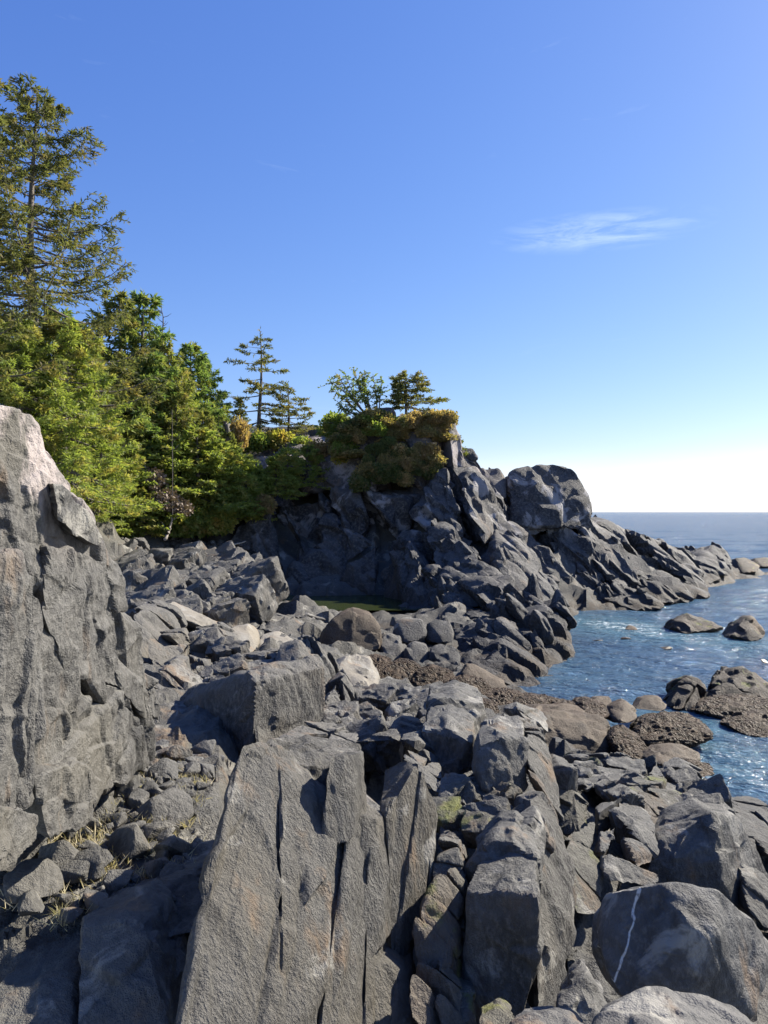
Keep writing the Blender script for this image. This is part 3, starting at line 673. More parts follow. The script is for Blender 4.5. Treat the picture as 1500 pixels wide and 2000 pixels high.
# --- boulders at the lower right
a, b2 = P(1285, 1742, 4.95), P(1216, 1908, 4.9)
vn = np.cross(b2-a, np.array([0, 1., 0])); vn /= np.linalg.norm(vn)
VEIN = rock_material("veined_rock", (.085, .083, .082), (.14, .136, .132), (.23, .222, .21), 1.0, bump=.45, warm_amt=.2, vein=(a, vn, .0065))
def boulder(name, pts, mat, label, ext, cat="boulder", group=None, **k):
    o = block(None, name, pts, mat, ext=ext, **k); tag(o, label, cat, group, "thing"); return o
boulder("veined_boulder", [(1172, 1800, 5.05), (1192, 1736, 5.2), (1284, 1722, 5.1), (1400, 1732, 5.1), (1470, 1792, 5.3), (1512, 1850, 5.5), (1500, 1910, 5.3), (1470, 1985, 5.0), (1330, 2010, 4.75), (1210, 1950, 4.85), (1170, 1860, 5.0), (1300, 1790, 4.82), (1400, 1830, 4.8)], VEIN, "big rounded dark boulder crossed by a thin white quartz vein", (.1, .7, -.36), seed=61, p=30, cell=.8, rough=.16, nmax=130, cuts=6)
boulder("front_boulder", [(1150, 2010, 3.95), (1185, 1965, 4.1), (1262, 1930, 4.25), (1330, 1946, 4.3), (1430, 1958, 4.35), (1490, 2010, 4.2), (1500, 2080, 3.9), (1300, 2090, 3.5), (1150, 2080, 3.6)], BOULD, "pale sunlit boulder top directly before the veined boulder", (.05, .35, -.25), seed=62, p=24, cell=.5, rough=.2, cuts=5)
boulder("low_boulder", [(1000, 2005, 4.5), (1050, 1980, 4.6), (1120, 1976, 4.65), (1150, 2000, 4.5), (1140, 2070, 4.2), (1000, 2070, 4.2)], BOULD, "small rounded boulder top beside the pale front boulder", (.05, .4, -.2), seed=63, p=14, cell=.3, rough=.4)
boulder("wedge_stone", [(1090, 1960, 5.9), (1150, 1900, 6.1), (1190, 1960, 6.0), (1180, 2040, 5.6), (1095, 2040, 5.6)], BOULD, "dark stone wedged in the gap between fin and veined boulder", (.05, .4, -.1), seed=64, p=20, cell=.3, rough=.6)
boulder("corner_stone", [(935, 1990, 5.5), (975, 1962, 5.7), (1005, 1985, 5.6), (1000, 2050, 5.3), (940, 2050, 5.3)], GREENR, "small greenish stone at the foot of the large dark faced block", (.05, .3, -.1), seed=65, p=18, cell=.2, rough=.6)

# --- shaded ledges at the lower left, under the slab's shadow
L0 = outcrop("shaded_ledge", P(180, 2000, 4.6), "dark ledges in deep shade at the foot of the steep nearest slab", "rock")
block(L0, "block", [(-60, 1975, 4.6), (40, 1940, 4.8), (112, 1905, 4.95), (140, 1920, 4.9), (130, 2120, 4.4), (-60, 2120, 4.2)], ROCK, ext=(0, .7, -.05), seed=71, frac=0, cuts=2, p=40, cell=.4, rough=.6)
block(L0, "block", [(135, 1812, 5.05), (180, 1790, 5.2), (270, 1775, 5.3), (285, 1800, 5.2), (330, 1960, 4.9), (330, 2060, 4.6), (135, 2060, 4.5)], ROCK, ext=(0, .6, -.05), seed=72, frac=0, cuts=2, p=40, cell=.4, rough=.7)
block(L0, "block", [(150, 1798, 5.5), (240, 1762, 5.8), (340, 1715, 6.1), (400, 1690, 6.2), (400, 1800, 5.6), (180, 1830, 5.3)], ROCK, ext=(0, .6, -.05), seed=73, frac=0, cuts=2, p=30, cell=.4, rough=.8)

# --- middle ground
M0 = outcrop("cleft_block", P(480, 1480, 11), "big block with one black shaded face and one pale fluted face", "rock")
block(M0, "block", [(338, 1385, 12.3), (372, 1345, 12.3), (430, 1325, 11.8), (484, 1312, 11.2), (498, 1330, 11.0), (500, 1482, 10.9), (420, 1490, 11.6), (335, 1460, 12.2)], MIDR, ext=(1.0, 1.2, 0), seed=81, frac=0, cuts=2, p=60, cell=.8, rough=.5)
block(M0, "block", [(486, 1318, 11.3), (520, 1312, 11.9), (582, 1312, 12.6), (604, 1360, 12.6), (620, 1425, 12.4), (560, 1445, 11.6), (505, 1470, 10.75)], MIDR, ext=(-.3, 1.0, 0), seed=82, p=40, cell=.5, grain=(.1, .1, 1), stretch=2, rough=1.1)
block(M0, "block", [(500, 1465, 9.3), (560, 1430, 10.2), (640, 1432, 10.6), (690, 1460, 10.2), (680, 1490, 9.3), (560, 1500, 8.8)], MIDR, ext=(.1, .9, -.1), seed=83, cell=.35, rough=1.1)
M1 = outcrop("notched_rock", P(640, 1420, 13), "notched upright rock with a pale fluted flank behind the cleft block", "rock")
block(M1, "block", [(535, 1300, 14.6), (548, 1258, 15.0), (580, 1250, 15.0), (602, 1256, 15.2), (606, 1310, 14.6), (600, 1400, 13.6), (545, 1330, 14.2)], MIDR, ext=(.3, 1.2, 0), seed=84, p=40, cell=.5, grain=(0, 0, 1), stretch=2)
block(M1, "block", [(600, 1290, 14.0), (618, 1276, 14.2), (648, 1290, 14.6), (652, 1340, 14.2), (630, 1380, 13.6), (604, 1370, 13.5)], MIDR, ext=(.2, .9, 0), seed=85, p=40, cell=.4, grain=(0, 0, 1), stretch=2)
block(M1, "block", [(618, 1400, 12.7), (650, 1345, 13.4), (676, 1318, 13.9), (690, 1340, 14), (696, 1370, 13.6), (650, 1405, 12.8)], MIDR, ext=(-.1, .7, 0), seed=86, p=40, cell=.4, grain=(.3, 0, 1), stretch=2.2)
block(M1, "block", [(540, 1330, 14.2), (470, 1320, 14.2), (470, 1280, 15), (540, 1275, 15.0)], MIDR, ext=(.1, 1.2, -.1), seed=87, cell=.5)
# left middle slope
Q0 = outcrop("fluted_slope", P(380, 1330, 14.5), "sunlit fluted rock slope stepping down beside the tall rock wall", "rock")
block(Q0, "block", [(262, 1190, 15.5), (300, 1172, 17.5), (345, 1195, 17.2), (360, 1240, 16.4), (360, 1290, 15.4), (290, 1300, 14.5), (262, 1250, 14.8)], MIDR, ext=(-.3, 1.6, 0), seed=91, p=30, cell=.6, rough=1.1)
block(Q0, "block", [(290, 1250, 14.5), (355, 1240, 15.4), (372, 1270, 15.2), (370, 1320, 14.4), (300, 1330, 13.6)], MIDR, ext=(-.2, 1.2, 0), seed=92, cell=.5, rough=1)
block(Q0, "block", [(360, 1235, 16.5), (420, 1225, 17.3), (455, 1250, 17.2), (470, 1290, 16.6), (440, 1320, 15.6), (365, 1310, 15.2)], MIDR, ext=(-.1, 1.4, 0), seed=93, cell=.5, grain=(0, 0, 1), stretch=2.4, rough=1.1)
block(Q0, "block", [(292, 1320, 12.8), (340, 1290, 13.6), (400, 1300, 14.0), (410, 1350, 13.4), (360, 1380, 12.8), (300, 1370, 12.3)], MIDR, ext=(-.1, 1.2, 0), seed=94, cell=.45, rough=1.3)
block(Q0, "block", [(400, 1310, 14.0), (450, 1300, 14.6), (520, 1300, 14.6), (500, 1335, 13.8), (420, 1350, 13.4)], MIDR, ext=(-.1, 1.2, 0), seed=95, cell=.4, rough=1.3)
boulder("sloping_slab", [(312, 1178, 19.4), (340, 1172, 20.2), (398, 1200, 20.2), (448, 1232, 19.8), (440, 1243, 19.2), (390, 1226, 19.2), (330, 1198, 18.9)], PALER, "smooth cream slab sloping down beyond the fluted slope", (0, .9, -.35), "rock slab", seed=96, p=20, cell=1.0, rough=.25, fine=.4, crack=.3)
boulder("cream_boulder", [(436, 1245, 18.6), (452, 1224, 18.8), (482, 1220, 19.2), (504, 1236, 19.4), (504, 1266, 18.8), (492, 1278, 18.3), (450, 1268, 18.2)], PALER, "cream boulder shaped like a loaf at the foot of the cream slab", (0, .6, 0), seed=97, p=12, cell=.6, rough=.3, fine=.5, crack=.3)
boulder("buff_boulder", [(502, 1262, 19.4), (512, 1238, 20), (540, 1232, 20.4), (572, 1250, 20.2), (575, 1280, 19.2), (510, 1285, 18.8)], PALER, "buff angular boulder beside the cream loaf shaped boulder", (0, .8, -.1), seed=98, p=22, cell=.5, rough=.6)
# ridge in front of the tide pool
K0 = outcrop("pool_ridge", P(560, 1260, 25), "low ridge of rock with a sunlit crest in front of the tide pool", "rock")
for i, (u0, u1, v0, v1, d) in enumerate([(380, 450, 1196, 1235, 26), (440, 520, 1206, 1245, 27), (505, 580, 1206, 1250, 28), (560, 640, 1208, 1255, 28), (470, 560, 1216, 1262, 24.5)]):
    block(K0, "block", [(u0, v0+12, d), (u0+18, v0, d+.8), ((u0+u1)/2, v0-4, d+1), (u1, v0+8, d+.9), (u1, v1, d-1.2), ((u0+u1)/2, v1+4, d-1.8), (u0, v1, d-1.4)], MIDR, ext=(-.2, 1.4, 0), seed=101+i, cell=.7, rough=1.0, p=24)
boulder("domed_rock", [(612, 1275, 23.9), (630, 1235, 24), (655, 1204, 24.3), (688, 1188, 24.6), (722, 1200, 25), (745, 1225, 24.6), (748, 1275, 23.9)], BROWNR, "brown domed rock with a shaded front before the tide pool", (0, 1.8, -.1), "rock", seed=110, p=24, cell=.9, rough=.5)
rnd = random.Random(5)
for i, (u, v, d, w, h, ds) in enumerate([(760, 1262, 24.4, 60, 50, "square grey block next to the brown domed rock"), (815, 1275, 23.8, 52, 44, "dark rounded block before the shaded cove"), (868, 1280, 23.4, 66, 40, "pale edged block below the buttress foot"), (800, 1228, 28, 70, 50, "shaded boulder behind the row of blocks at the cove"), (858, 1232, 28.5, 60, 46, "shaded boulder against the foot of the buttress"), (785, 1212, 31, 50, 26, "small boulder at the near rim of the tide pool")]):
    boulder("cove_boulder", [(u-w/2, v+h*.4, d), (u-w*.4, v-h*.3, d+.2), (u-w*.1, v-h*.5, d+.4), (u+w*.35, v-h*.38, d+.4), (u+w/2, v+h*.1, d+.2), (u+w*.45, v+h*.5, d-.3), (u-w*.1, v+h*.55, d-.5)], MIDR, ds, (0, .9, -.1), group="boulders at the cove", seed=112+i, p=22, cell=.5, rough=.7)
boulder("buff_block", [(652, 1290, 18.6), (690, 1280, 19.2), (722, 1284, 19.4), (742, 1330, 18.6), (738, 1350, 18), (690, 1352, 17.6), (660, 1330, 17.8)], PALER, "buff flat-faced block between the notched rock and the mussel ridge", (0, 1, -.1), "rock", seed=120, p=30, cell=.6, rough=.6)
# mussel-covered ridge
U0 = outcrop("mussel_ridge", P(900, 1390, 20), "long low ridge covered with dark brown mussels before the cove water", "rock")
for i, (u, v, d, w, h) in enumerate([(735, 1305, 21, 80, 56), (790, 1318, 21, 90, 66), (850, 1330, 20.8, 100, 66), (915, 1348, 20.4, 110, 60), (985, 1366, 20.2, 110, 46), (1050, 1376, 20.0, 110, 40), (1110, 1386, 19.8, 90, 36), (1160, 1384, 19.6, 60, 38), (860, 1370, 19.0, 100, 44), (930, 1380, 19, 90, 36)]):
    block(U0, "mussel_bed", [(u-w*.55, v+h*.5, d-.6), (u-w*.4, v-h*.3, d), (u-w*.05, v-h*.5, d+.3), (u+w*.35, v-h*.3, d+.3), (u+w*.55, v+h*.3, d), (u+w*.3, v+h*.62, d-.8), (u-w*.2, v+h*.6, d-1)], MUSSEL, ext=(0, 1.2, -.2), seed=130+i, frac=0, cuts=0, p=8, cell=.5, rough=.7, knob=.06)
boulder("crest_rock", [(898, 1318, 21.2), (912, 1296, 21.6), (930, 1298, 21.8), (985, 1330, 21.6), (990, 1345, 21), (930, 1350, 20.6)], BROWNR, "bare tan rock lying along the crest of the mussel ridge", (0, .8, -.1), "rock", seed=141, p=16, cell=.5, rough=.5)
boulder("crusted_dome", [(700, 1372, 16.4), (722, 1345, 17.0), (760, 1336, 17.4), (800, 1350, 17.4), (826, 1376, 16.8), (760, 1385, 16)], BROWNR, "low tan dome edged with brown mussels below the mussel ridge", (0, 1.0, -.2), "rock", seed=142, p=10, cell=.6, rough=.4)
boulder("whaleback_boulder", [(985, 1425, 17.2), (1020, 1400, 17.8), (1070, 1386, 18.2), (1130, 1388, 18.4), (1180, 1400, 18.4), (1208, 1430, 18), (1216, 1478, 17.4), (1120, 1484, 17.3), (1020, 1455, 17.0)], BROWNR, "long smooth brown boulder like a whale back at the water's edge", (0, 1.6, -.2), seed=143, p=12, cell=.9, rough=.4, fine=1.0, crack=.3, cuts=2)
boulder("cone_boulder", [(1182, 1405, 19.6), (1196, 1378, 20), (1222, 1366, 20.2), (1242, 1385, 20.2), (1246, 1408, 19.6), (1210, 1416, 19)], BROWNR, "small conical brown boulder behind the whale back boulder", (0, .6, -.1), seed=144, p=14, cell=.4, rough=.5)
boulder("round_boulder", [(1238, 1384, 21), (1256, 1362, 21.4), (1284, 1358, 21.6), (1304, 1376, 21.4), (1300, 1392, 20.8)], BROWNR, "round brown boulder awash beside the small conical boulder", (0, .6, -.1), seed=145, p=12, cell=.4, rough=.5)
boulder("flat_boulder", [(1150, 1378, 20.4), (1165, 1362, 20.8), (1190, 1360, 21), (1200, 1380, 20.6), (1180, 1395, 20.2)], BROWNR, "flat topped brown rock left of the small conical boulder", (0, .6, -.1), seed=146, p=14, cell=.3, rough=.6)
boulder("mussel_mound", [(1244, 1430, 18.6), (1262, 1402, 19.2), (1310, 1388, 19.6), (1360, 1398, 19.6), (1392, 1420, 19.2), (1404, 1440, 18.6), (1370, 1462, 18.2), (1270, 1466, 17.9)], MUSSEL, "broad mound thick with brown mussels standing in the surf", (0, 1.2, -.3), "rock", seed=147, p=7, cell=.5, rough=.6, knob=.06)
boulder("sloping_rock", [(1262, 1480, 16.6), (1290, 1455, 17.2), (1330, 1452, 17.4), (1372, 1472, 17.2), (1370, 1495, 16.6), (1290, 1498, 16.0)], BROWNR, "low brown rock with weed between the mussel mound and bench", (0, .8, -.2), "rock", seed=148, p=10, cell=.5, rough=.5)
boulder("weedy_rock", [(1310, 1500, 15.8), (1340, 1480, 16.2), (1390, 1490, 16.4), (1396, 1515, 15.8), (1330, 1525, 15.3)], MUSSEL, "small weed covered rock at the bench's seaward edge", (0, .7, -.2), "rock", seed=149, p=8, cell=.3, rough=.7, knob=.05)
boulder("mussel_wedge", [(1190, 1440, 17.4), (1210, 1412, 18), (1240, 1430, 18.2), (1275, 1470, 17.6), (1265, 1490, 16.8), (1215, 1485, 16.6)], MUSSEL, "mussel crusted wedge against the end of the whale back boulder", (0, .8, -.2), "rock", seed=150, p=8, cell=.4, rough=.7, knob=.05)
# islet on the right
I0 = outcrop("islet", P(1430, 1420, 21), "weedy brown islet with an orange crest standing in the surf", "islet")
ISL = rock_material("islet_rock", (.024, .02, .018), (.05, .038, .03), (.12, .085, .055), .9, bump=.6, band=False, green=.3, warm=(.26, .13, .035), warm_amt=.8, lichen=0, stain=.3)
block(I0, "block", [(1312, 1378, 22.6), (1328, 1332, 23.4), (1345, 1320, 23.6), (1384, 1336, 23.6), (1392, 1375, 22.8), (1350, 1392, 22.2)], ISL, ext=(0, 1.2, -.3), seed=151, frac=.9, jog=.02, most=4, cuts=2, p=18, cell=.6, rough=3.0)
block(I0, "block", [(1360, 1355, 23.4), (1400, 1320, 24.2), (1424, 1302, 24.6), (1460, 1306, 24.8), (1500, 1335, 24.6), (1540, 1370, 24), (1500, 1392, 22.8), (1390, 1385, 22.6)], ISL, ext=(0, 1.6, -.3), seed=152, frac=1.1, jog=.02, most=4, cuts=2, p=16, cell=.7, rough=3.0)
block(I0, "mussel_bed", [(1348, 1385, 22.0), (1390, 1360, 22.6), (1450, 1356, 23), (1540, 1370, 22.6), (1560, 1420, 21), (1440, 1412, 21)], MUSSEL, ext=(0, 1.2, -.3), seed=153, frac=0, cuts=0, p=8, cell=.5, knob=.06)
block(I0, "mussel_bed", [(1410, 1410, 20.8), (1450, 1390, 21.4), (1540, 1392, 21.2), (1560, 1440, 19.8), (1470, 1440, 19.8)], MUSSEL, ext=(0, .9, -.3), seed=154, frac=0, cuts=0, p=8, cell=.5, knob=.06)
# skerries
boulder("flat_skerry", [(1312, 1234, 36.6), (1318, 1206, 37.8), (1342, 1198, 38.2), (1352, 1212, 38), (1392, 1214, 38), (1416, 1226, 37.4), (1410, 1234, 36.8), (1350, 1240, 36.2)], ISL, "low dark skerry with a flat tail awash in the cove", (0, 1.4, -.3), "rock", seed=155, p=20, cell=.7, rough=1.1)
boulder("peaked_skerry", [(1426, 1246, 34.6), (1446, 1212, 35.6), (1466, 1200, 36), (1484, 1206, 36), (1500, 1244, 35), (1470, 1254, 34.2)], ISL, "dark peaked skerry in the water off the point", (0, 1.4, -.3), "rock", seed=156, p=20, cell=.7, rough=.9)
boulder("washed_rock", [(1221, 1229, 37.8), (1228, 1220, 38.4), (1244, 1224, 38.4), (1246, 1231, 37.6)], ISL, "tiny dark rock ringed by white foam in the cove", (0, .6, -.2), "rock", seed=157, p=12, cell=.3)

# loose crags between the big blocks
def crag(parent, u, v, d, s, mat, seed, flat=1.0, tilt=0.0):
    rng = np.random.default_rng(seed)
    c = P(u, v, d); pts = []
    A = np.array([(x, y, z) for x in (-1, 1) for y in (-1, 1) for z in (-1, 1)], float)+rng.uniform(-.32, .32, (8, 3))
    A = A*np.array([rng.uniform(.6, 1.05), rng.uniform(.55, .9), rng.uniform(.5, .85)*flat])*s*.82
    g = Vector((-.25, -.3, .9))+Vector(rng.normal(size=3)*.16); M = (g.to_track_quat('Z', 'Y') @ Matrix.Rotation(.5+rng.normal()*.35, 3, 'Z').to_quaternion()).to_matrix()
    A = A@np.array(M).T
    return A+c
def crag_block(parent, name, u, v, d, s, mat, seed, flat=1.0, **k):
    c, V, T = rock_shape(crag(parent, u, v, d, s, mat, seed, flat), seed=seed, p=44, cuts=3, res=max(KRES*d*.75, .012), **k)
    return add(name, make_mesh(name, V, T, mat, 22), parent, c)
C0 = outcrop("broken_ledge", P(720, 1470, 11.5), "jumble of broken sunlit ledges between the leaning slab and mussel ridge", "rock")
rnd = random.Random(9)
for i in range(46):
    f = rnd.random(); v = 1368+f*105; u = rnd.uniform(600+f*30, 850-f*10)
    d = 15.8-f*5.2
    crag_block(C0, "block", u, v, d, rnd.uniform(.22, .55), MIDR, 300+i, rnd.uniform(.8, 1.4), cell=.28, rough=1.1)
for i in range(34):
    f = rnd.random(); u = rnd.uniform(1070, 1400); v = 1470+f*90+(u-1070)*.12
    crag_block(B0, "block", u, v, 13.4-f*3.4, rnd.uniform(.14, .34), ROCK if i % 3 else GREENR, 360+i, rnd.uniform(.5, .9), cell=.2, rough=.8)
for i in range(22):
    f = rnd.random(); u = rnd.uniform(845, 1040); v = 1530+f*120
    crag_block(T0, "block", u, v, 9.2-f*1.6, rnd.uniform(.1, .26), ROCK if i % 2 else GREENR, 400+i, rnd.uniform(.7, 1.2), cell=.16, rough=.8)
G0 = outcrop("shore_jumble", P(380, 1160, 30), "jumble of angular grey rocks between the rock wall and tide pool", "rock")
for i in range(88):
    f = rnd.random(); v = 1100+f*110; u = rnd.uniform(228+f*30, 530-f*30)
    crag_block(G0, "block", u, v, 38-f*17, rnd.uniform(.5, 1.35)*(1.05-.3*f), MIDR, 440+i, rnd.uniform(.8, 1.4), cell=.5, rough=1.1)
for i in range(34):
    f = rnd.random(); v = 1062+f*90; u = rnd.uniform(195, 270+f*20)
    crag_block(G0, "block", u, v, 40-f*13, rnd.uniform(.5, 1.2)*(1.0-.3*f), MIDR, 560+i, rnd.uniform(.5, .9), cell=.6, rough=.7)
for i in range(26):
    f = rnd.random(); u = rnd.uniform(285, 470); v = 1255+f*110
    crag_block(Q0, "block", u, v, 16.2-f*3.6, rnd.uniform(.14, .4), MIDR, 520+i, rnd.uniform(.7, 1.2), cell=.25, rough=.8)

# rubble in the gully: stones one could pick up
protos = []
for i in range(9):
    rng = np.random.default_rng(700+i)
    A = rng.normal(size=(10, 3)); A /= np.linalg.norm(A, axis=1)[:, None]; A *= np.array([1, rng.uniform(.6, 1), rng.uniform(.4, .8)])
    c, V, T = rock_shape(A, seed=700+i, p=40, cell=.6, res=.14, rough=.7, biased=False)
    protos.append(make_mesh("stone", V, T, WALL if i % 3 else ROCK, 34))
rnd = random.Random(21)
def ground_at(x, y): return float(height([[x, y]])[0])
n = 0
for i in range(260):
    f = rnd.random()
    v = 1480+f*285; u = rnd.uniform(max(0, 300-f*330), 425-f*70)
    d = 9.6-f*4.1
    p = P(u, v, d); z = ground_at(p[0], p[1])
    s = rnd.choice((.05, .06, .07, .08, .10, .12, .16, .22))*rnd.uniform(.8, 1.3)
    o = bpy.data.objects.new("stone", protos[i % 9]); COL.objects.link(o)
    o.location = (p[0], p[1], z+s*.25+.05); o.scale = (s, s, s); o.rotation_euler = (rnd.uniform(-.5, .5), rnd.uniform(-.5, .5), rnd.uniform(0, 6.28))
    size = "fist-sized" if s < .075 else "head-sized" if s < .12 else "large"
    across = (u-max(0, 300-f*330))/(425-f*70-max(0, 300-f*330))
    side = "at the foot of the rock wall" if across < .33 else "in the middle of the gully" if across < .67 else "close beside the leaning slab"
    part = "far upper" if f < .33 else "middle" if f < .67 else "near lower"
    tag(o, f"{size} angular {'grey' if i % 3 else 'dark'} stone {side}, {part} rubble", "stone", "rubble stones in the gully")

# ------------------------------------------------------------------ headland
GH = (.45, -.35, -.8)
H0 = outcrop("headland_cliff", P(750, 1190, 45), "steep dark cliff in shade behind the tide pool, shrubs on its top", "cliff")
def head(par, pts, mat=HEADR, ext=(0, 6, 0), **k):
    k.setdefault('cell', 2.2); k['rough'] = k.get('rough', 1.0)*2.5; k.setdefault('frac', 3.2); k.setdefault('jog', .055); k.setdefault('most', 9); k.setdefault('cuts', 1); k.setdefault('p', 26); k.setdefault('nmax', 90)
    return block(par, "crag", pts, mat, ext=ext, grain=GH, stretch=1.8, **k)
head(H0, [(560, 870, 52), (640, 838, 52), (720, 806, 52), (800, 800, 51), (872, 812, 49.5), (893, 900, 48), (880, 965, 47), (780, 960, 48), (640, 960, 50), (560, 960, 51)], TOPR, (0, 8, -1), seed=201)
head(H0, [(455, 1040, 48), (500, 1000, 48), (560, 985, 48), (640, 975, 48.5), (680, 1060, 47), (680, 1200, 44), (470, 1200, 44.5), (440, 1120, 46)], seed=202)
head(H0, [(620, 960, 49), (720, 950, 48), (820, 940, 47), (840, 1060, 45), (830, 1200, 42.5), (660, 1205, 44)], seed=203)
head(H0, [(470, 900, 54), (520, 870, 56), (570, 850, 57), (640, 840, 56), (660, 960, 50), (560, 990, 50), (480, 980, 51)], TOPR, seed=204)
head(H0, [(866, 812, 49.4), (884, 812, 49.6), (898, 870, 49.2), (905, 925, 48.2), (880, 930, 47.2), (862, 880, 48.2)], TOPR, (0, 4, -.5), seed=205, cell=1.4, rough=.7)
head(H0, [(790, 830, 50), (832, 830, 49.4), (842, 870, 48.8), (830, 905, 48), (795, 880, 48.6)], TOPR, (0, 3, 0), seed=206, cell=1.2, rough=.7)
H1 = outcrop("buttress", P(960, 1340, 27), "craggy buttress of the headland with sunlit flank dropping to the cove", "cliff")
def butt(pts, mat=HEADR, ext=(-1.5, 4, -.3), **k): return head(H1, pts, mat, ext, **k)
butt([(820, 960, 47), (880, 905, 47.5), (920, 900, 48), (960, 940, 48.5), (990, 975, 48.5), (985, 1050, 45), (940, 1060, 43), (860, 1070, 43.5), (800, 1020, 45.5)], seed=211, rough=1.2)
butt([(900, 870, 51), (925, 885, 51), (950, 925, 50.5), (960, 960, 49), (910, 960, 48), (895, 910, 49.5)], TOPR, seed=212, cell=1.3)
butt([(935, 918, 52), (975, 918, 52), (990, 940, 52), (985, 985, 50), (940, 985, 49.5)], TOPR, seed=213, cell=1.3, rough=.7)
butt([(790, 1050, 44), (880, 1030, 43), (950, 1030, 42.5), (985, 1060, 42), (1000, 1130, 39), (960, 1180, 36.5), (880, 1200, 36), (800, 1190, 39)], seed=214, rough=1.1)
butt([(860, 1150, 38), (940, 1120, 38), (1000, 1120, 38.5), (1050, 1170, 36.5), (1080, 1230, 33), (1000, 1250, 31), (900, 1260, 30.5), (850, 1220, 34)], seed=215, rough=1.1, ext=(-1.5, 3, -.3))
butt([(890, 1240, 30), (950, 1210, 30.5), (1000, 1230, 30.5), (1035, 1262, 29.5), (1060, 1300, 28), (1062, 1345, 25.8), (1030, 1350, 25.2), (960, 1340, 25.2), (900, 1310, 26)], seed=216, cell=1.4, rough=.9, ext=(-.5, 3, -.3))
butt([(1020, 1200, 33), (1060, 1175, 34), (1090, 1200, 33.5), (1110, 1260, 31.5), (1095, 1310, 28.4), (1050, 1330, 26.6), (1040, 1270, 29)], seed=217, cell=1.3, ext=(-1, 3, -.3))
butt([(1070, 1185, 35), (1098, 1172, 35.5), (1110, 1200, 34.5), (1128, 1262, 31.5), (1130, 1295, 30), (1096, 1300, 29.4), (1082, 1240, 31.6)], seed=218, cell=1.0, rough=.8, ext=(-1, 2.5, -.3))
butt([(960, 1030, 45), (1000, 1020, 46.5), (1040, 1080, 44), (1060, 1160, 40), (1000, 1160, 38), (970, 1100, 40.5)], seed=219, cell=1.6)
butt([(1050, 1110, 42), (1085, 1130, 42), (1110, 1180, 40.5), (1120, 1205, 39.5), (1085, 1200, 38), (1050, 1165, 39)], seed=220, cell=1.2)
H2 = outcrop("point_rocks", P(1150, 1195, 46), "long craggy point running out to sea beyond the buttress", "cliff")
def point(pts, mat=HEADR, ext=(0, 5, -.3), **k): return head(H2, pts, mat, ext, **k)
point([(980, 985, 52), (1000, 950, 52.5), (1150, 960, 53), (1165, 1005, 53), (1190, 1060, 52), (1170, 1130, 49), (1140, 1200, 45.4), (1060, 1195, 45.6), (990, 1150, 46.5), (975, 1060, 49)], seed=231, rough=1.1)
point([(1130, 1010, 53), (1180, 1015, 54), (1230, 1035, 55), (1280, 1060, 55), (1290, 1120, 52), (1250, 1195, 46), (1140, 1200, 45), (1120, 1100, 49)], seed=232, rough=1.2)
point([(1230, 1040, 57), (1300, 1055, 58), (1345, 1082, 59), (1375, 1110, 58), (1388, 1140, 56), (1384, 1172, 50.8), (1330, 1182, 48), (1250, 1180, 47)], seed=233, cell=1.8)
point([(1316, 1105, 55), (1350, 1106, 55.5), (1374, 1120, 55), (1382, 1168, 51.4), (1366, 1176, 50.4), (1325, 1160, 51)], ext=(0, 3, -.2), seed=234, cell=2.4, rough=.4)
point([(1340, 1092, 64), (1372, 1082, 66), (1385, 1066, 67), (1404, 1068, 67.5), (1426, 1092, 67), (1424, 1128, 62), (1390, 1140, 59), (1350, 1120, 60)], seed=235, cell=1.5)
point([(1290, 1055, 60), (1320, 1068, 61), (1360, 1084, 62), (1350, 1120, 57), (1280, 1100, 57)], seed=236, cell=1.5)
point([(1150, 1150, 48), (1230, 1150, 48), (1290, 1165, 48), (1300, 1192, 45.6), (1210, 1198, 44.8), (1150, 1196, 45)], seed=237, cell=1.2, rough=1.2)
K1 = boulder("square_knob", [(997, 925, 51), (1012, 912, 51.5), (1060, 907, 52), (1095, 908, 52), (1118, 915, 52), (1132, 940, 52), (1152, 960, 51.6), (1156, 1030, 51), (1090, 1030, 49.5), (992, 1030, 49.5)], HEADR, "massive square topped knob of bare rock crowning the point", (0, 4.5, -.4), "rock", seed=240, p=60, cell=1.8, rough=.6, grain=(0, 0, 1), stretch=1.5, cuts=0, crack=1)
for i, (uu, vv, dd_, ww, hh, ds) in enumerate([(1455, 1102, 72, 60, 30, "low dark reef just off the tip of the point"), (1492, 1098, 80, 60, 20, "farthest flat reef rock out at sea off the point")]):
    boulder("reef_rock", [(uu-ww/2, vv+hh*.4, dd_), (uu-ww*.3, vv-hh*.4, dd_+1), (uu+ww*.1, vv-hh*.5, dd_+1.5), (uu+ww*.5, vv+hh*.1, dd_+1), (uu+ww*.45, vv+hh*.5, dd_-1), (uu, vv+hh*.6, dd_-1.5)], ISL, ds, (0, 3, -.5), "rock", seed=245+i, p=16, cell=1.0)
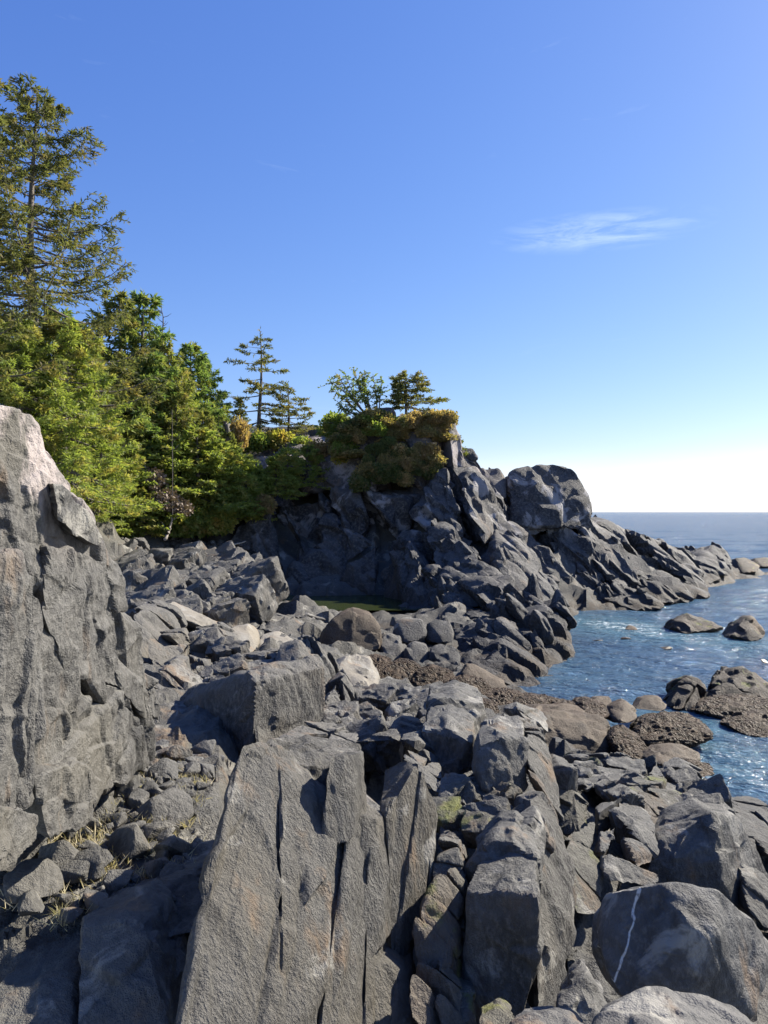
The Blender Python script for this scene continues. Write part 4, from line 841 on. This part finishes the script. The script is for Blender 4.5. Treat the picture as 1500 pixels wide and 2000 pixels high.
# shards standing on the crags, shared shapes
shards = []
for i in range(10):
    rng = np.random.default_rng(800+i)
    A = rng.normal(size=(12, 3)); A /= np.linalg.norm(A, axis=1)[:, None]; A *= np.array([.55, rng.uniform(.5, .8), 1.0])
    c, V, T = rock_shape(A, seed=800+i, p=50, cell=.7, res=.12, rough=.8, biased=False)
    shards.append(make_mesh("rock_shard", V, T, HEADR, 14))
rnd = random.Random(33)
def scatter(par, n, smin, smax, cond):
    obs = [o for o in par.children if o.name.startswith("crag")]
    for i in range(n):
        o = rnd.choice(obs); me = o.data
        for _ in range(60):
            v = me.vertices[rnd.randrange(len(me.vertices))]; w = o.location+par.location+v.co; nn = v.normal
            if w.z > .6 and cond(w, nn): break
        else: continue
        s = rnd.uniform(smin, smax)
        q = bpy.data.objects.new("rock_shard", shards[rnd.randrange(10)]); COL.objects.link(q); q.parent = par
        q.location = w-Vector(nn)*s*.35-par.location
        ax = Vector((-.45+rnd.uniform(-.35, .35), .3+rnd.uniform(-.3, .3), .85)).normalized()
        q.rotation_euler = (ax.to_track_quat('Z', 'Y') @ Matrix.Rotation(rnd.uniform(0, 6.28), 3, 'Z').to_quaternion()).to_euler()
        q.scale = (s, s, s*rnd.uniform(.9, 1.7))
bpy.context.view_layer.update()
scatter(H1, 110, .35, 1.0, lambda w, n: n.x > .05 and n.y < .5 or n.z > .7)
scatter(H2, 170, .3, .8, lambda w, n: (n.x > -.2 and n.y < .4) or n.z > .6)
scatter(H0, 40, .4, .9, lambda w, n: n.y < .2 and w.z < 7)

# ------------------------------------------------------------------ vegetation
LB = 1.4
def leaf_material(name, c1, c2, c3=None, trans=.52):
    t = NT(name)
    oi = t.n('ShaderNodeObjectInfo').outputs['Random']
    g = t.n('ShaderNodeNewGeometry')
    isl = g.outputs['Random Per Island']
    c1, c2 = (tuple(x*LB for x in q) for q in (c1, c2)); c3 = tuple(x*LB for x in c3) if c3 else None
    c = t.mix(isl, c1, c2)
    if c3: c = t.mix(t.mr(t.noise(g.outputs['Position'], 1.1, 3), .5, .66), c, c3)
    c = t.mix(t.math('MULTIPLY', t.math('SUBTRACT', oi, .5), .5, True), c, tuple(x*.6 for x in c1))
    d = t.n('ShaderNodeBsdfPrincipled', {'Base Color': c, 'Roughness': .6, 'Specular IOR Level': .25})
    tr = t.n('ShaderNodeBsdfTranslucent', {'Color': t.mix(1.0, c, (1.18, 1.2, .65), 'MULTIPLY')})
    return t.out(t.n('ShaderNodeMixShader', {0: trans, 1: d.outputs[0], 2: tr.outputs[0]}))
NEEDLE = leaf_material("spruce_needles", (.10, .125, .042), (.19, .20, .06), (.24, .20, .07))
NEEDLE_D = leaf_material("dark_needles", (.075, .125, .045), (.15, .20, .06), (.20, .20, .06))
NEEDLE_O = leaf_material('olive_needles', (.065, .078, .032), (.135, .135, .05), (.17, .14, .055))
NEEDLE_L = leaf_material("light_needles", (.13, .175, .045), (.24, .27, .07), (.28, .25, .08))
LEAF_G = leaf_material("shrub_leaves", (.11, .16, .04), (.22, .26, .065), (.25, .21, .07))
LEAF_Y = leaf_material("yellow_leaves", (.20, .21, .05), (.32, .29, .075), (.34, .25, .08))
LEAF_O = leaf_material("rusty_leaves", (.21, .15, .075), (.33, .235, .11), (.20, .19, .07))
SCRUB = leaf_material("salal_scrub", (.15, .14, .055), (.29, .225, .10), (.36, .25, .12))
SCRUB_D = leaf_material("dark_scrub", (.06, .085, .03), (.13, .14, .05), (.17, .13, .06))
LEAF_B = leaf_material("brown_twigs", (.14, .105, .075), (.22, .17, .13), trans=.1)
def bark_material(name, a, b):
    t = NT(name); g = t.n('ShaderNodeNewGeometry'); pos = g.outputs['Position']
    mp = t.n('ShaderNodeMapping', {'Vector': pos, 'Scale': (5, 5, 1.2)}).outputs[0]
    n = t.noise(mp, 2.2, 6, .65)
    s = t.n('ShaderNodeBsdfPrincipled', {'Base Color': t.mix(t.mr(n, .35, .7), a, b), 'Roughness': .85, 'Normal': t.n('ShaderNodeBump', {'Height': n, 'Strength': .7, 'Distance': .06}).outputs[0]})
    return t.out(s)
BARK = bark_material("spruce_bark", (.07, .058, .048), (.19, .165, .14))
DEADW = bark_material("dead_wood", (.20, .17, .14), (.36, .32, .27))
DRIFT = bark_material("driftwood", (.34, .28, .20), (.52, .45, .35))

def tube(path, rad, k=6):
    path = np.asarray(path, float); rad = np.asarray(rad, float); n = len(path)
    tg = np.gradient(path, axis=0); tg /= np.maximum(np.linalg.norm(tg, axis=1), 1e-9)[:, None]
    ref = np.where(np.abs(tg[:, 2:3]) > .9, np.array([[1., 0, 0]]), np.array([[0, 0, 1.]]))
    a = np.cross(tg, ref); a /= np.linalg.norm(a, axis=1)[:, None]; b = np.cross(tg, a)
    th = np.linspace(0, 2*math.pi, k, endpoint=False)
    V = (path[:, None]+rad[:, None, None]*(np.cos(th)[None, :, None]*a[:, None]+np.sin(th)[None, :, None]*b[:, None])).reshape(-1, 3)
    Fq = []
    for i in range(n-1):
        for j in range(k): Fq.append((i*k+j, i*k+(j+1) % k, (i+1)*k+(j+1) % k, (i+1)*k+j))
    return V, np.array(Fq)
class Acc:
    def __init__(s): s.V = []; s.F = []; s.n = 0
    def add(s, V, Fc): s.V.append(V); s.F.append(np.asarray(Fc)+s.n); s.n += len(V)
    def mesh(s, name, mat, smooth=True):
        Fc = np.concatenate(s.F); TRIS[0] += len(Fc)*(Fc.shape[1]-2)
        return make_mesh(name, np.concatenate(s.V), Fc, mat, None, smooth)

def blades(rng, A, B, per, length, width, spread=.75, droop=0.0):
    """needle sprays: small pointed blades set along the twigs A->B"""
    n = len(A)*per
    t = rng.uniform(.08, 1.02, n); a = np.repeat(A, per, 0); b = np.repeat(B, per, 0)
    base = a+(b-a)*t[:, None]
    dr = (b-a); dr /= np.maximum(np.linalg.norm(dr, axis=1), 1e-9)[:, None]
    rnd_ = rng.normal(size=(n, 3)); rnd_[:, 2] = rnd_[:, 2]*.75-droop
    d = dr+spread*rnd_; d /= np.linalg.norm(d, axis=1)[:, None]
    side = np.cross(d, rng.normal(size=(n, 3))); side /= np.maximum(np.linalg.norm(side, axis=1), 1e-9)[:, None]
    L = length*rng.uniform(.55, 1.35, n)[:, None]; w = width*rng.uniform(.7, 1.3, n)[:, None]
    V = np.empty((n, 4, 3)); V[:, 0] = base-side*w*.35; V[:, 1] = base+d*L*.55+side*w*.55; V[:, 2] = base+d*L; V[:, 3] = base+d*L*.45-side*w*.6
    return V.reshape(-1, 3), np.arange(n*4).reshape(-1, 4)

def conifer(seed, H, Rb, tr, nb, bare=.12, droop=.25, upturn=.35, shape=.8, twigs=14, per=6, blen=.22, bwid=.05, gap=.0, lean=(0, 0), flat=1.0, top=.06, asym=(0, 0), tw=.42, mat=None):
    """a conifer of height H: returns trunk mesh (with its limbs) and crown mesh"""
    rng = np.random.default_rng(seed)
    tk, cr = Acc(), Acc()
    zs = np.linspace(0, 1, 16)
    wob = np.stack([np.sin(zs*5+seed)*.012*H+lean[0]*zs**1.5*H, np.cos(zs*4+seed)*.012*H+lean[1]*zs**1.5*H, zs*H], 1)
    tk.add(*tube(wob, tr*(1-zs*.93)+.012, 8))
    def trunk_at(f): return np.array([np.interp(f, zs, wob[:, i]) for i in range(3)])
    TA, TB = [], []
    for i in range(nb):
        f = bare+(1-bare-top*.3)*(i+rng.uniform(0, 1))/nb
        if rng.uniform() < gap: continue
        g = (f-bare)/(1-bare)
        az = i*2.39996+rng.uniform(-.5, .5)
        dirv = np.array([math.cos(az), math.sin(az), 0])
        L = Rb*((1-g)**shape*.95+top)*rng.uniform(.45, 1.15)*(1+asym[0]*dirv[0]+asym[1]*dirv[1])
        if L < .12: L = .12
        p0 = trunk_at(f)
        s = np.linspace(0, 1, 7)
        elev = .35*g-.15+rng.uniform(-.12, .12)
        zz = L*(elev*s-droop*s*(1-g*.6)*1.0+upturn*s**3)
        curve = rng.uniform(-.25, .25)
        side = np.array([-dirv[1], dirv[0], 0])
        path = p0+np.outer(s*L, dirv)+np.outer(curve*L*s**2, side); path[:, 2] += zz
        tk.add(*tube(path, (tr*.20*(1-g)+.010+L*.006)*(1-s*.85), 4))
        nt = max(3, int(twigs*(.35+.65*L/Rb)))
        ts = rng.uniform(.18, 1.0, nt)**.8
        pb = np.stack([np.interp(ts, s, path[:, k]) for k in range(3)], 1)
        sg = np.where(np.arange(nt) % 2 == 0, 1, -1)
        an = rng.uniform(.5, 1.15, nt)
        tl = L*tw*(1.08-ts*.8)*rng.uniform(.6, 1.2, nt)+.08
        dv = np.outer(np.cos(an), dirv)+np.outer(sg*np.sin(an), side); dv[:, 2] += rng.uniform(-.25, .18, nt)*flat-droop*.3
        TA.append(pb); TB.append(pb+dv*tl[:, None])
        TA.append(path[4:6]); TB.append(path[5:7])
    # leader
    TA.append(np.array([trunk_at(.93), trunk_at(.96)])); TB.append(np.array([trunk_at(.97), trunk_at(1)+[0, 0, .1]]))
    cr.add(*blades(rng, np.concatenate(TA), np.concatenate(TB), per, blen, bwid, droop=droop*.35))
    return tk.mesh("trunk", BARK), cr.mesh("crown", mat or NEEDLE, False)

def tree(name, meshes, loc, label, group=None, s=1.0, rz=0.0, cat="tree", crown_mat=None):
    t = empty(name, loc); t.rotation_euler = (0, 0, rz); t.scale = (s, s, s) if isinstance(s, float) else s
    tag(t, label, cat, group)
    for nm, me in zip(("trunk", "crown"), meshes):
        o = bpy.data.objects.new(nm, me); COL.objects.link(o); o.parent = t
        if nm == "crown" and crown_mat:
            o.material_slots[0].link = 'OBJECT'; o.material_slots[0].material = crown_mat
    return t
def at(u, v, d, dz=0.0):
    p = P(u, v, d); p[2] += dz; return p
def px(n, d): return n/F*d

# big spruce on the left, its top cut into the sky; another stands half out of frame
big = conifer(1001, px(635, 33), px(228, 33), .27, 150, bare=.05, droop=.30, upturn=.46, shape=.55, twigs=34, per=15, blen=.24, bwid=.052, top=.08, gap=.12, tw=.36, mat=NEEDLE_O)
tree("spruce_tree", big, at(68, 815, 33), "tallest spruce with open ragged branches and a clear grey trunk on the slope", cat="tree", rz=.4)
big2 = conifer(1002, px(850, 29), px(190, 29), .28, 80, bare=.1, droop=.25, upturn=.35, shape=.7, twigs=26, per=13, blen=.24, bwid=.055, gap=.1, mat=NEEDLE_O)
tree("spruce_tree", big2, at(-62, 850, 29), "spruce cut off by the picture edge, a few limbs reaching into view", rz=2.0)
low = conifer(1003, px(330, 31), px(165, 31), .16, 100, bare=.02, droop=.35, upturn=.35, shape=.55, twigs=28, per=12, blen=.22, bwid=.055, flat=.5, mat=NEEDLE_L)
tree("young_spruce", low, at(130, 960, 31), "bushy young spruce with bright layered boughs below the tallest spruce", rz=1.0)
tree("young_spruce", low, at(40, 905, 29.5), "bright bushy spruce peeking over the top of the rock wall", s=.8, rz=3.1)
tree("young_spruce", low, at(195, 1000, 36), "bright bushy spruce low on the slope at the gully mouth", s=.72, rz=5.0)
# dense wood behind
dense = [conifer(1010+i, 8.0, 2.9, .17, 105, bare=.02, droop=.28+.1*i, upturn=.25, shape=.62, twigs=18, per=9, blen=.28, bwid=.07, mat=NEEDLE_D, gap=.08) for i in range(4)]
wood = [  # u of the trunk, v of the top, v of the foot, depth, mesh, label
 (165, 640, 930, 46, 0, "dense conifer just behind the tallest spruce, half hidden by its boughs"),
 (232, 575, 930, 48, 1, "tall dense conifer with a narrow top next to the tallest spruce"),
 (283, 572, 930, 49, 2, "tallest dense conifer in the wood, beside the thin dead snag"),
 (322, 668, 940, 48, 3, "dense conifer under the thin dead snag"),
 (371, 672, 930, 52, 0, "dense conifer with a blunt top at the wood's right shoulder"),
 (402, 700, 920, 54, 1, "dense conifer on the right shoulder of the wood"),
 (432, 762, 900, 55, 2, "small dense conifer at the lower end of the wood's edge"),
 (345, 752, 985, 47, 3, "mid-slope conifer in the middle of the wood"),
 (262, 760, 1000, 46, 1, "conifer standing in front of the tall dense pair"),
 (205, 760, 990, 44, 2, "dark conifer between bright young spruces and the wood"),
 (395, 800, 1000, 48, 0, "bushy conifer at the front of the wood near the pale stump"),
 (468, 778, 870, 58, 3, "small rounded conifer beside the lone spruce on the saddle"),
 (300, 690, 1000, 46.5, 0, "conifer in the gap below the thin dead snag"),
 (240, 690, 985, 45, 3, "conifer before the narrow-topped tall conifer"),
 (350, 720, 960, 50, 1, "conifer filling the wood between the snag and its shoulder"),
 (425, 800, 960, 51, 2, "conifer above the pale broken stump"),
 (450, 845, 980, 50, 1, "low conifer at the seaward corner of the wood"),
 (180, 700, 960, 43, 1, "conifer over the boughs of the bushy young spruces"),
 (-40, 560, 900, 52, 3, "dense dark conifer seen through the tallest spruce"),
 (110, 600, 930, 52, 2, "background conifer filling the gap behind the tallest spruce"),
 (30, 620, 930, 55, 1, "background conifer behind the trunk of the tallest spruce"),
]
rnd = random.Random(77)
for u, vt, vf, d, k, lab in wood:
    h = px(vf-vt, d); s = h/8.0
    w = min(1.0, 1.25/s**.35)
    tree("conifer", dense[k], at(u, vf, d), lab, "conifers of the wood on the slope", (s*w, s*w, s), rnd.uniform(0, 6.28), crown_mat=(NEEDLE_D, NEEDLE, NEEDLE, NEEDLE_L)[rnd.randrange(4)])
bright = [conifer(1030+i, 4.0, 2.0, .09, 70, bare=.0, droop=.25, upturn=.2, shape=.5, twigs=18, per=9, blen=.22, bwid=.07, mat=NEEDLE_L) for i in range(2)]
for i, (u, vt, vf, d, lab) in enumerate([(330, 850, 1000, 45, "sunny yellow-green young conifer in the middle of the thicket"), (385, 835, 985, 46, "sunny drooping young conifer with feathery boughs above the thicket"), (420, 860, 1000, 47, "sunny young conifer by the reddish shrub"), (455, 880, 1010, 48, "golden green young conifer at the thicket's seaward end"), (290, 880, 1010, 44, "sunny young conifer left of the slender bare pole"),
        (250, 900, 1030, 42, "yellowish young conifer low in the thicket"), (480, 925, 1010, 47, "low sunny conifer reaching out over the cove cliff"), (560, 875, 960, 49, "bright bushy young conifer growing on the shaded cliff"), (600, 870, 945, 50, "smaller bushy young conifer on the cliff under the summit scrub"), (540, 890, 965, 48.5, "bushy young conifer clinging to the cliff edge")]):
    h = px(vf-vt, d)
    tree("young_conifer", bright[i % 2], at(u, vf, d), lab, "young conifers along the slope", (h/4*1.25, h/4*1.25, h/4), i*1.3)
# lone spruces on the saddle
lone = conifer(1041, px(215, 57), px(62, 57), .17, 46, bare=.10, droop=.12, upturn=.10, shape=.35, twigs=14, per=9, blen=.26, bwid=.075, gap=.30, flat=.5, top=.22, asym=(-.15, 0), mat=NEEDLE_O)
tree("lone_spruce", lone, at(508, 862, 57), "tall thin lone spruce with gaps between its boughs on the saddle")
lone2 = conifer(1042, px(120, 58), px(48, 58), .12, 46, bare=.08, droop=.05, upturn=.10, shape=.25, twigs=14, per=8, blen=.24, bwid=.07, gap=.1, flat=.35, top=.3, mat=NEEDLE_O)
tree("lone_spruce", lone2, at(563, 868, 58), "shorter flat layered spruce next to the tall thin lone spruce")
flatp = conifer(1043, px(108, 52), px(50, 52), .12, 42, bare=.4, droop=.02, upturn=.10, shape=.55, twigs=18, per=9, blen=.24, bwid=.07, flat=.3, top=.2, asym=(.25, 0), mat=NEEDLE_O)
tree("flat_topped_spruce", flatp, at(792, 838, 52), "flat topped windswept spruce on the headland summit")
tiny = conifer(1044, 1.3, .6, .03, 24, bare=.05, twigs=8, per=7, blen=.16, bwid=.06)
tree("seedling_spruce", tiny, at(893, 886, 50.5), "tiny spruce seedling on the step below the summit cliff")
tree("seedling_spruce", tiny, at(638, 845, 54), "tiny spruce seedling on the bare dome behind the summit scrub", s=.7)

# broad-leaved scrub
def shrub(seed, Rr, Hh, n, leaf, mat, lumps=9, stems=9, spread=1.0):
    rng = np.random.default_rng(seed)
    st, cr = Acc(), Acc()
    C = rng.normal(size=(lumps, 3)); C /= np.linalg.norm(C, axis=1)[:, None]; C[:, 2] = np.abs(C[:, 2])
    C = C*np.array([Rr*.62, Rr*.62, Hh*.55])*rng.uniform(.5, 1.05, (lumps, 1))+np.array([0, 0, Hh*.3])
    for i in range(stems):
        c = C[i % lumps]; s = np.linspace(0, 1, 5)
        path = np.outer(s, c)+np.outer(np.sin(s*3), rng.normal(size=3)*.06*Rr); st.add(*tube(path, .03*Rr*(1-s*.8)+.006, 4))
    k = rng.integers(0, lumps, n); q = rng.normal(size=(n, 3)); q /= np.linalg.norm(q, axis=1)[:, None]
    q *= (rng.uniform(.45, 1.05, n)**.5)[:, None]*Rr*.42*spread
    base = C[k]+q*np.array([1, 1, .8])
    base[:, 2] = np.maximum(base[:, 2], .02)
    d = q/np.linalg.norm(q, axis=1)[:, None]+rng.normal(size=(n, 3))*.7; d /= np.linalg.norm(d, axis=1)[:, None]
    sd = np.cross(d, rng.normal(size=(n, 3))); sd /= np.maximum(np.linalg.norm(sd, axis=1), 1e-9)[:, None]
    L = leaf*rng.uniform(.6, 1.5, n)[:, None]
    V = np.empty((n, 4, 3)); V[:, 0] = base; V[:, 1] = base+d*L*.5+sd*L*.36; V[:, 2] = base+d*L; V[:, 3] = base+d*L*.5-sd*L*.36
    cr.add(V.reshape(-1, 3), np.arange(n*4).reshape(-1, 4))
    return st.mesh("stem", BARK), cr.mesh("foliage", mat, False)
SH = [shrub(1100+i, 1.0, 1.1, 2300, .18, LEAF_G, lumps=17, spread=1.45, stems=17) for i in range(3)]
SHT = shrub(1110, 1.0, 1.1, 1500, .14, LEAF_B, stems=26, spread=1.1)
def bush(k, u, v, d, w, h, mat, label, group, rz=0.0):
    me = SHT if k < 0 else SH[k % 3]
    t = empty("shrub", at(u, v, d)); r = px(w, d)/2/.95; t.scale = (r, r, px(h, d)/1.15); t.rotation_euler = (0, 0, rz)
    tag(t, label, "shrub", group)
    for nm, m in zip(("stem", "foliage"), me):
        o = bpy.data.objects.new(nm, m); COL.objects.link(o); o.parent = t
        if nm == "foliage": o.material_slots[0].link = 'OBJECT'; o.material_slots[0].material = mat
rnd = random.Random(55)
G1 = "shrubs of the thicket along the foot of the wood"
for i in range(46):
    f = rnd.random(); u = 205+f*310; v = 1048-f*30-rnd.random()*120*(1-.35*f)
    d = 41.5+f*6+(1048-v)*.022
    bush(i, u, v+14, d, rnd.uniform(45, 85), rnd.uniform(34, 60), (LEAF_G, LEAF_G, LEAF_Y, LEAF_G, NEEDLE_L)[i % 5], ("leafy green", "dense green", "yellowish", "broad green", "pale feathery")[i % 5]+" shrub "+("beside the gully mouth" if f < .33 else "in the middle" if f < .67 else "at the seaward end")+(", high" if v < 975 else ", low")+" in the thicket", G1, rnd.uniform(0, 6))
for u, v, d, w, h, lab in [(312, 1000, 42.5, 80, 50, "leafless brown twiggy shrub in the middle of the thicket"), (290, 960, 43, 70, 50, "brownish bare shrub above the leaning stump"), (345, 1010, 43, 60, 40, "small leafless twiggy shrub beside the leaning stump")]:
    bush(-1, u, v, d, w, h, LEAF_B, lab, None)
bush(0, 465, 875, 52, 44, 50, LEAF_O, "reddish shrub beside the pale broken stump", None)
bush(1, 520, 1000, 47, 40, 30, LEAF_O, "rusty shrub at the lip of the cove cliff", None)
G2 = "scrub matting the headland summit"
top = []
for i in range(58):
    f = rnd.random(); u = 655+f*225; cv = 812-6*f+22*max(0, .3-f)*2; v = cv+rnd.random()**1.3*(70-30*f)
    bush(i, u, v+14, 50.6-(v-cv)*.018-rnd.random()*1.2, rnd.uniform(26, 52), rnd.uniform(12, 30-8*f), (SCRUB, SCRUB_D, LEAF_G)[i % 3] if f < .5 else (SCRUB, LEAF_O, SCRUB)[i % 3], (("olive", "dark", "green") if f < .5 else ("olive", "rusty", "brownish"))[i % 3]+" low bush of the summit scrub "+("by the windswept tree" if f < .35 else "by the flat topped spruce" if f < .7 else "at the seaward brink")+(", on the crest" if v < cv+22 else ", below the crest"), G2, rnd.uniform(0, 6))
G3 = "bushes hanging down the summit cliff"
for i in range(32):
    f = rnd.random(); u = 690+f*165; v = 865+rnd.random()*85*(1-.2*f)
    bush(i, u, v+12, 48.5-(v-865)*.012, rnd.uniform(24, 44), rnd.uniform(16, 28), (SCRUB_D, SCRUB_D, SCRUB)[i % 3] if f < .55 else (SCRUB, LEAF_O, SCRUB_D)[i % 3], (("dark", "shaded dark", "olive") if f < .55 else ("olive", "rusty", "dark"))[i % 3]+" bush hanging on the "+("shaded cliff" if f < .55 else "sunlit cliff shoulder")+(" just under" if v < 905 else " well below")+" the summit scrub", G3, rnd.uniform(0, 6))
for i, (u, v, d, w, h, m, lab) in enumerate([(500, 880, 55, 50, 34, LEAF_G, "green bush at the feet of the lone spruces"), (545, 878, 56, 60, 34, LEAF_Y, "yellowish bush between the two lone spruces"), (590, 880, 55, 44, 26, LEAF_G, "small bush right of the lone spruces"), (620, 900, 51, 50, 34, LEAF_O, "rusty bush on the ledge left of the summit scrub"), (668, 905, 50, 40, 26, LEAF_Y, "golden bush on the shaded ledge"), (655, 850, 52, 60, 40, LEAF_G, "green bush below the windswept leaning shrub")]):
    bush(i, u, v, d, w, h, m, lab, None, i*1.1)
# windswept deciduous tree leaning left on the summit
def windswept():
    rng = np.random.default_rng(9); tk, cr = Acc(), Acc(); A, B = [], []
    base = P(735, 838, 51); 
    for tip in [(640, 742), (655, 728), (672, 724), (690, 716), (712, 722), (728, 730), (655, 765), (662, 790), (745, 742), (700, 740), (645, 825), (668, 812)]:
        e = P(tip[0], tip[1], 51+rng.uniform(-1, 1))-base; s = np.linspace(0, 1, 8)
        path = np.outer(s, e)+np.outer(np.sin(s*3.1), rng.normal(size=3)*.22); path[:, 2] += .5*np.sin(s*3.14)*rng.uniform(-.6, .6)
        tk.add(*tube(path, .075*(1-s)+.012, 5))
        for j in range(34):
            t = rng.uniform(.45, 1); p = np.array([np.interp(t, s, path[:, k]) for k in range(3)]); q = p+rng.normal(size=3)*np.array([.34, .3, .26])
            tk.add(*tube(np.stack([p, (p+q)/2+rng.normal(size=3)*.03, q]), np.array([.018, .014, .007]), 3)); A.append(p); B.append(q)
    cr.add(*blades(rng, np.array(A), np.array(B), 18, .13, .07, .9))
    t = empty("windswept_tree", base); tag(t, "windswept leaning tree with bare grey limbs and thin leaves on the summit", "tree")
    for nm, m in (("trunk", tk.mesh("trunk", BARK)), ("crown", cr.mesh("crown", LEAF_G, False))):
        o = bpy.data.objects.new(nm, m); COL.objects.link(o); o.parent = t
windswept()
# dead snags, stump, pole, driftwood
def stick(name, pts, rad, mat, label, cat, twigs=0, seed=0):
    rng = np.random.default_rng(seed); W = np.array([P(*q) for q in pts]); c = W[0].copy(); W = W-c
    n = 14; s = np.linspace(0, 1, n); k = np.linspace(0, 1, len(W))
    path = np.stack([np.interp(s, k, W[:, i]) for i in range(3)], 1)+rng.normal(size=(n, 3))*rad[0]*.25
    r = np.interp(s, np.linspace(0, 1, len(rad)), rad)*rng.uniform(.88, 1.12, n)
    V, Fq = tube(path, r, 9); caps = []
    a = Acc(); a.add(V, Fq)
    t = tag(empty(name, c), label, cat)
    # closed ends
    V2 = np.vstack([path[:1]-.3*(path[1]-path[0])*0, path[-1:]]); m = len(V)
    Fx = [(m, (j+1) % 9, j, j) for j in range(9)]
    o = bpy.data.objects.new("trunk", a.mesh("trunk", mat)); COL.objects.link(o); o.parent = t
    for i in range(twigs):
        f = rng.uniform(.3, .97); p = np.array([np.interp(f, s, path[:, q]) for q in range(3)])
        L = rng.uniform(.3, .9)*(1.1-f*.5); d = np.array([rng.choice([-1, 1])*rng.uniform(.5, 1), rng.uniform(-.4, .4), rng.uniform(.1, .8)]); d /= np.linalg.norm(d)
        V, Fq = tube(np.stack([p, p+d*L*.5+[0, 0, -.03], p+d*L+[0, 0, .06]]), np.array([.025, .018, .006]), 4)
        o = bpy.data.objects.new("branch", make_mesh("branch", V, Fq, mat)); COL.objects.link(o); o.parent = t
    return t
stick("dead_snag", [(322, 760, 49), (319, 680, 49), (316, 592, 49)], (.11, .07, .015), BARK, "thin dead snag with bare twigs rising out of the wood", "dead tree", 14, 1)
stick("bare_pole", [(337, 1005, 42), (337, 900, 42.2), (336, 800, 42.4)], (.028, .024, .012), BARK, "slender pale bare pole standing upright before the thicket", "dead tree", 3, 2)
stick("broken_stump", [(446, 880, 50), (445, 850, 50), (443, 824, 50)], (.22, .2, .15), BARK, "pale broken stump beside the reddish shrub", "stump", 2, 3)
stick("leaning_stump", [(322, 1055, 41.6), (330, 1038, 41.8), (336, 1012, 42)], (.11, .08, .04), DEADW, "tan leaning stump sticking out below the thicket", "stump", 2, 4)
stick("drift_log", [(366, 1086, 41.6), (400, 1088, 41.5), (436, 1090, 41.4)], (.11, .12, .10), DRIFT, "pale driftwood log lying on the cobble beach", "log", 0, 5)
stick("drift_log", [(420, 1076, 43), (450, 1066, 43.3), (480, 1058, 43.6)], (.05, .05, .03), DRIFT, "thin driftwood stick leaning at the back of the cobble beach", "log", 0, 6)

# cobbles on the small beach: nobody could count them
def cobbles2():
    rng = np.random.default_rng(4); D, T = geodesic(2); a = Acc()
    u = rng.uniform(205, 505, 1100); v = rng.uniform(1054, 1114, 1100); d = 46-(v-1054)*.13+rng.uniform(-.6, .6, 1100)
    X = (u-750)/F*d; Z = height(np.stack([X, d], 1))
    for i in range(1100):
        s = rng.uniform(.07, .28)*np.array([1, rng.uniform(.6, 1), rng.uniform(.45, .8)])
        q = D*s*(1+.16*rng.normal(size=(len(D), 1))); c, sn = math.cos(i), math.sin(i)
        q = q@np.array([[c, sn, 0], [-sn, c, 0], [0, 0, 1]])
        a.add(q+np.array([X[i], d[i], Z[i]+.12]), T)
    o = add("beach_cobbles", a.mesh("beach_cobbles", MIDR, False)); tag(o, "bed of grey cobbles on the small beach at the foot of the thicket", "cobbles", None, "stuff")
cobbles2()

# dry grass in the cracks
def grass():
    rng = np.random.default_rng(8); A, B = [], []
    spots = []
    for i in range(150):
        f = rng.uniform(); v = 1475+f*290; u = rng.uniform(max(0, 280-f*300), 420-f*60); spots.append((u, v, 9.6-f*4.1))
    for u, v, d in spots:
        p = P(u, v, d); p[2] = height([[p[0], p[1]]])[0]+.04
        k = 26; b = p+rng.normal(size=(k, 3))*np.array([.06, .06, .01]); A.append(b); B.append(b+rng.normal(size=(k, 3))*np.array([.05, .05, .02])+np.array([0, 0, .055]))
    A, B = np.concatenate(A), np.concatenate(B)
    n = len(A); d = B-A; sd = np.cross(d, rng.normal(size=(n, 3))); sd /= np.linalg.norm(sd, axis=1)[:, None]
    V = np.empty((n, 4, 3)); V[:, 0] = A-sd*.003; V[:, 1] = A+sd*.003; V[:, 2] = B+sd*.0012+d*.2; V[:, 3] = A+d*.6-sd*.003
    a = Acc(); a.add(V.reshape(-1, 3), np.arange(n*4).reshape(-1, 4))
    m = leaf_material("straw", (.34, .29, .19), (.50, .44, .30), (.40, .36, .22), .3)
    tag(add("dry_grass", a.mesh("dry_grass", m, False)), "dry straw coloured grass between the stones of the gully", "grass", None, "stuff")
grass()
# bits of floating kelp
KELP = rock_material("kelp", (.03, .02, .012), (.07, .045, .02), (.14, .08, .03), 2, bump=.3, band=False, rough=.4)
for i, (u, v, lab) in enumerate([(1221, 1249, "small kelp bulb floating in the cove, nearest the foam"), (1166, 1254, "dark kelp frond floating near the buttress"), (1300, 1268, "kelp frond floating in the middle of the cove"), (1492, 1294, "tan kelp frond floating above the islet crest")]):
    d = 8664/(v-1000); rng = np.random.default_rng(900+i)
    A = rng.normal(size=(10, 3)); A /= np.linalg.norm(A, axis=1)[:, None]; A = A*np.array([.32, .2, .09])+P(u, v, d)*np.array([1, 1, 0])+np.array([0, 0, .05])
    c, V, T = rock_shape(A, seed=900+i, p=8, cell=.2, res=.05)
    tag(add("floating_kelp", make_mesh("floating_kelp", V, T, KELP, 40), None, c), lab, "kelp", "kelp afloat in the cove")
print("TRIS", TRIS[0])
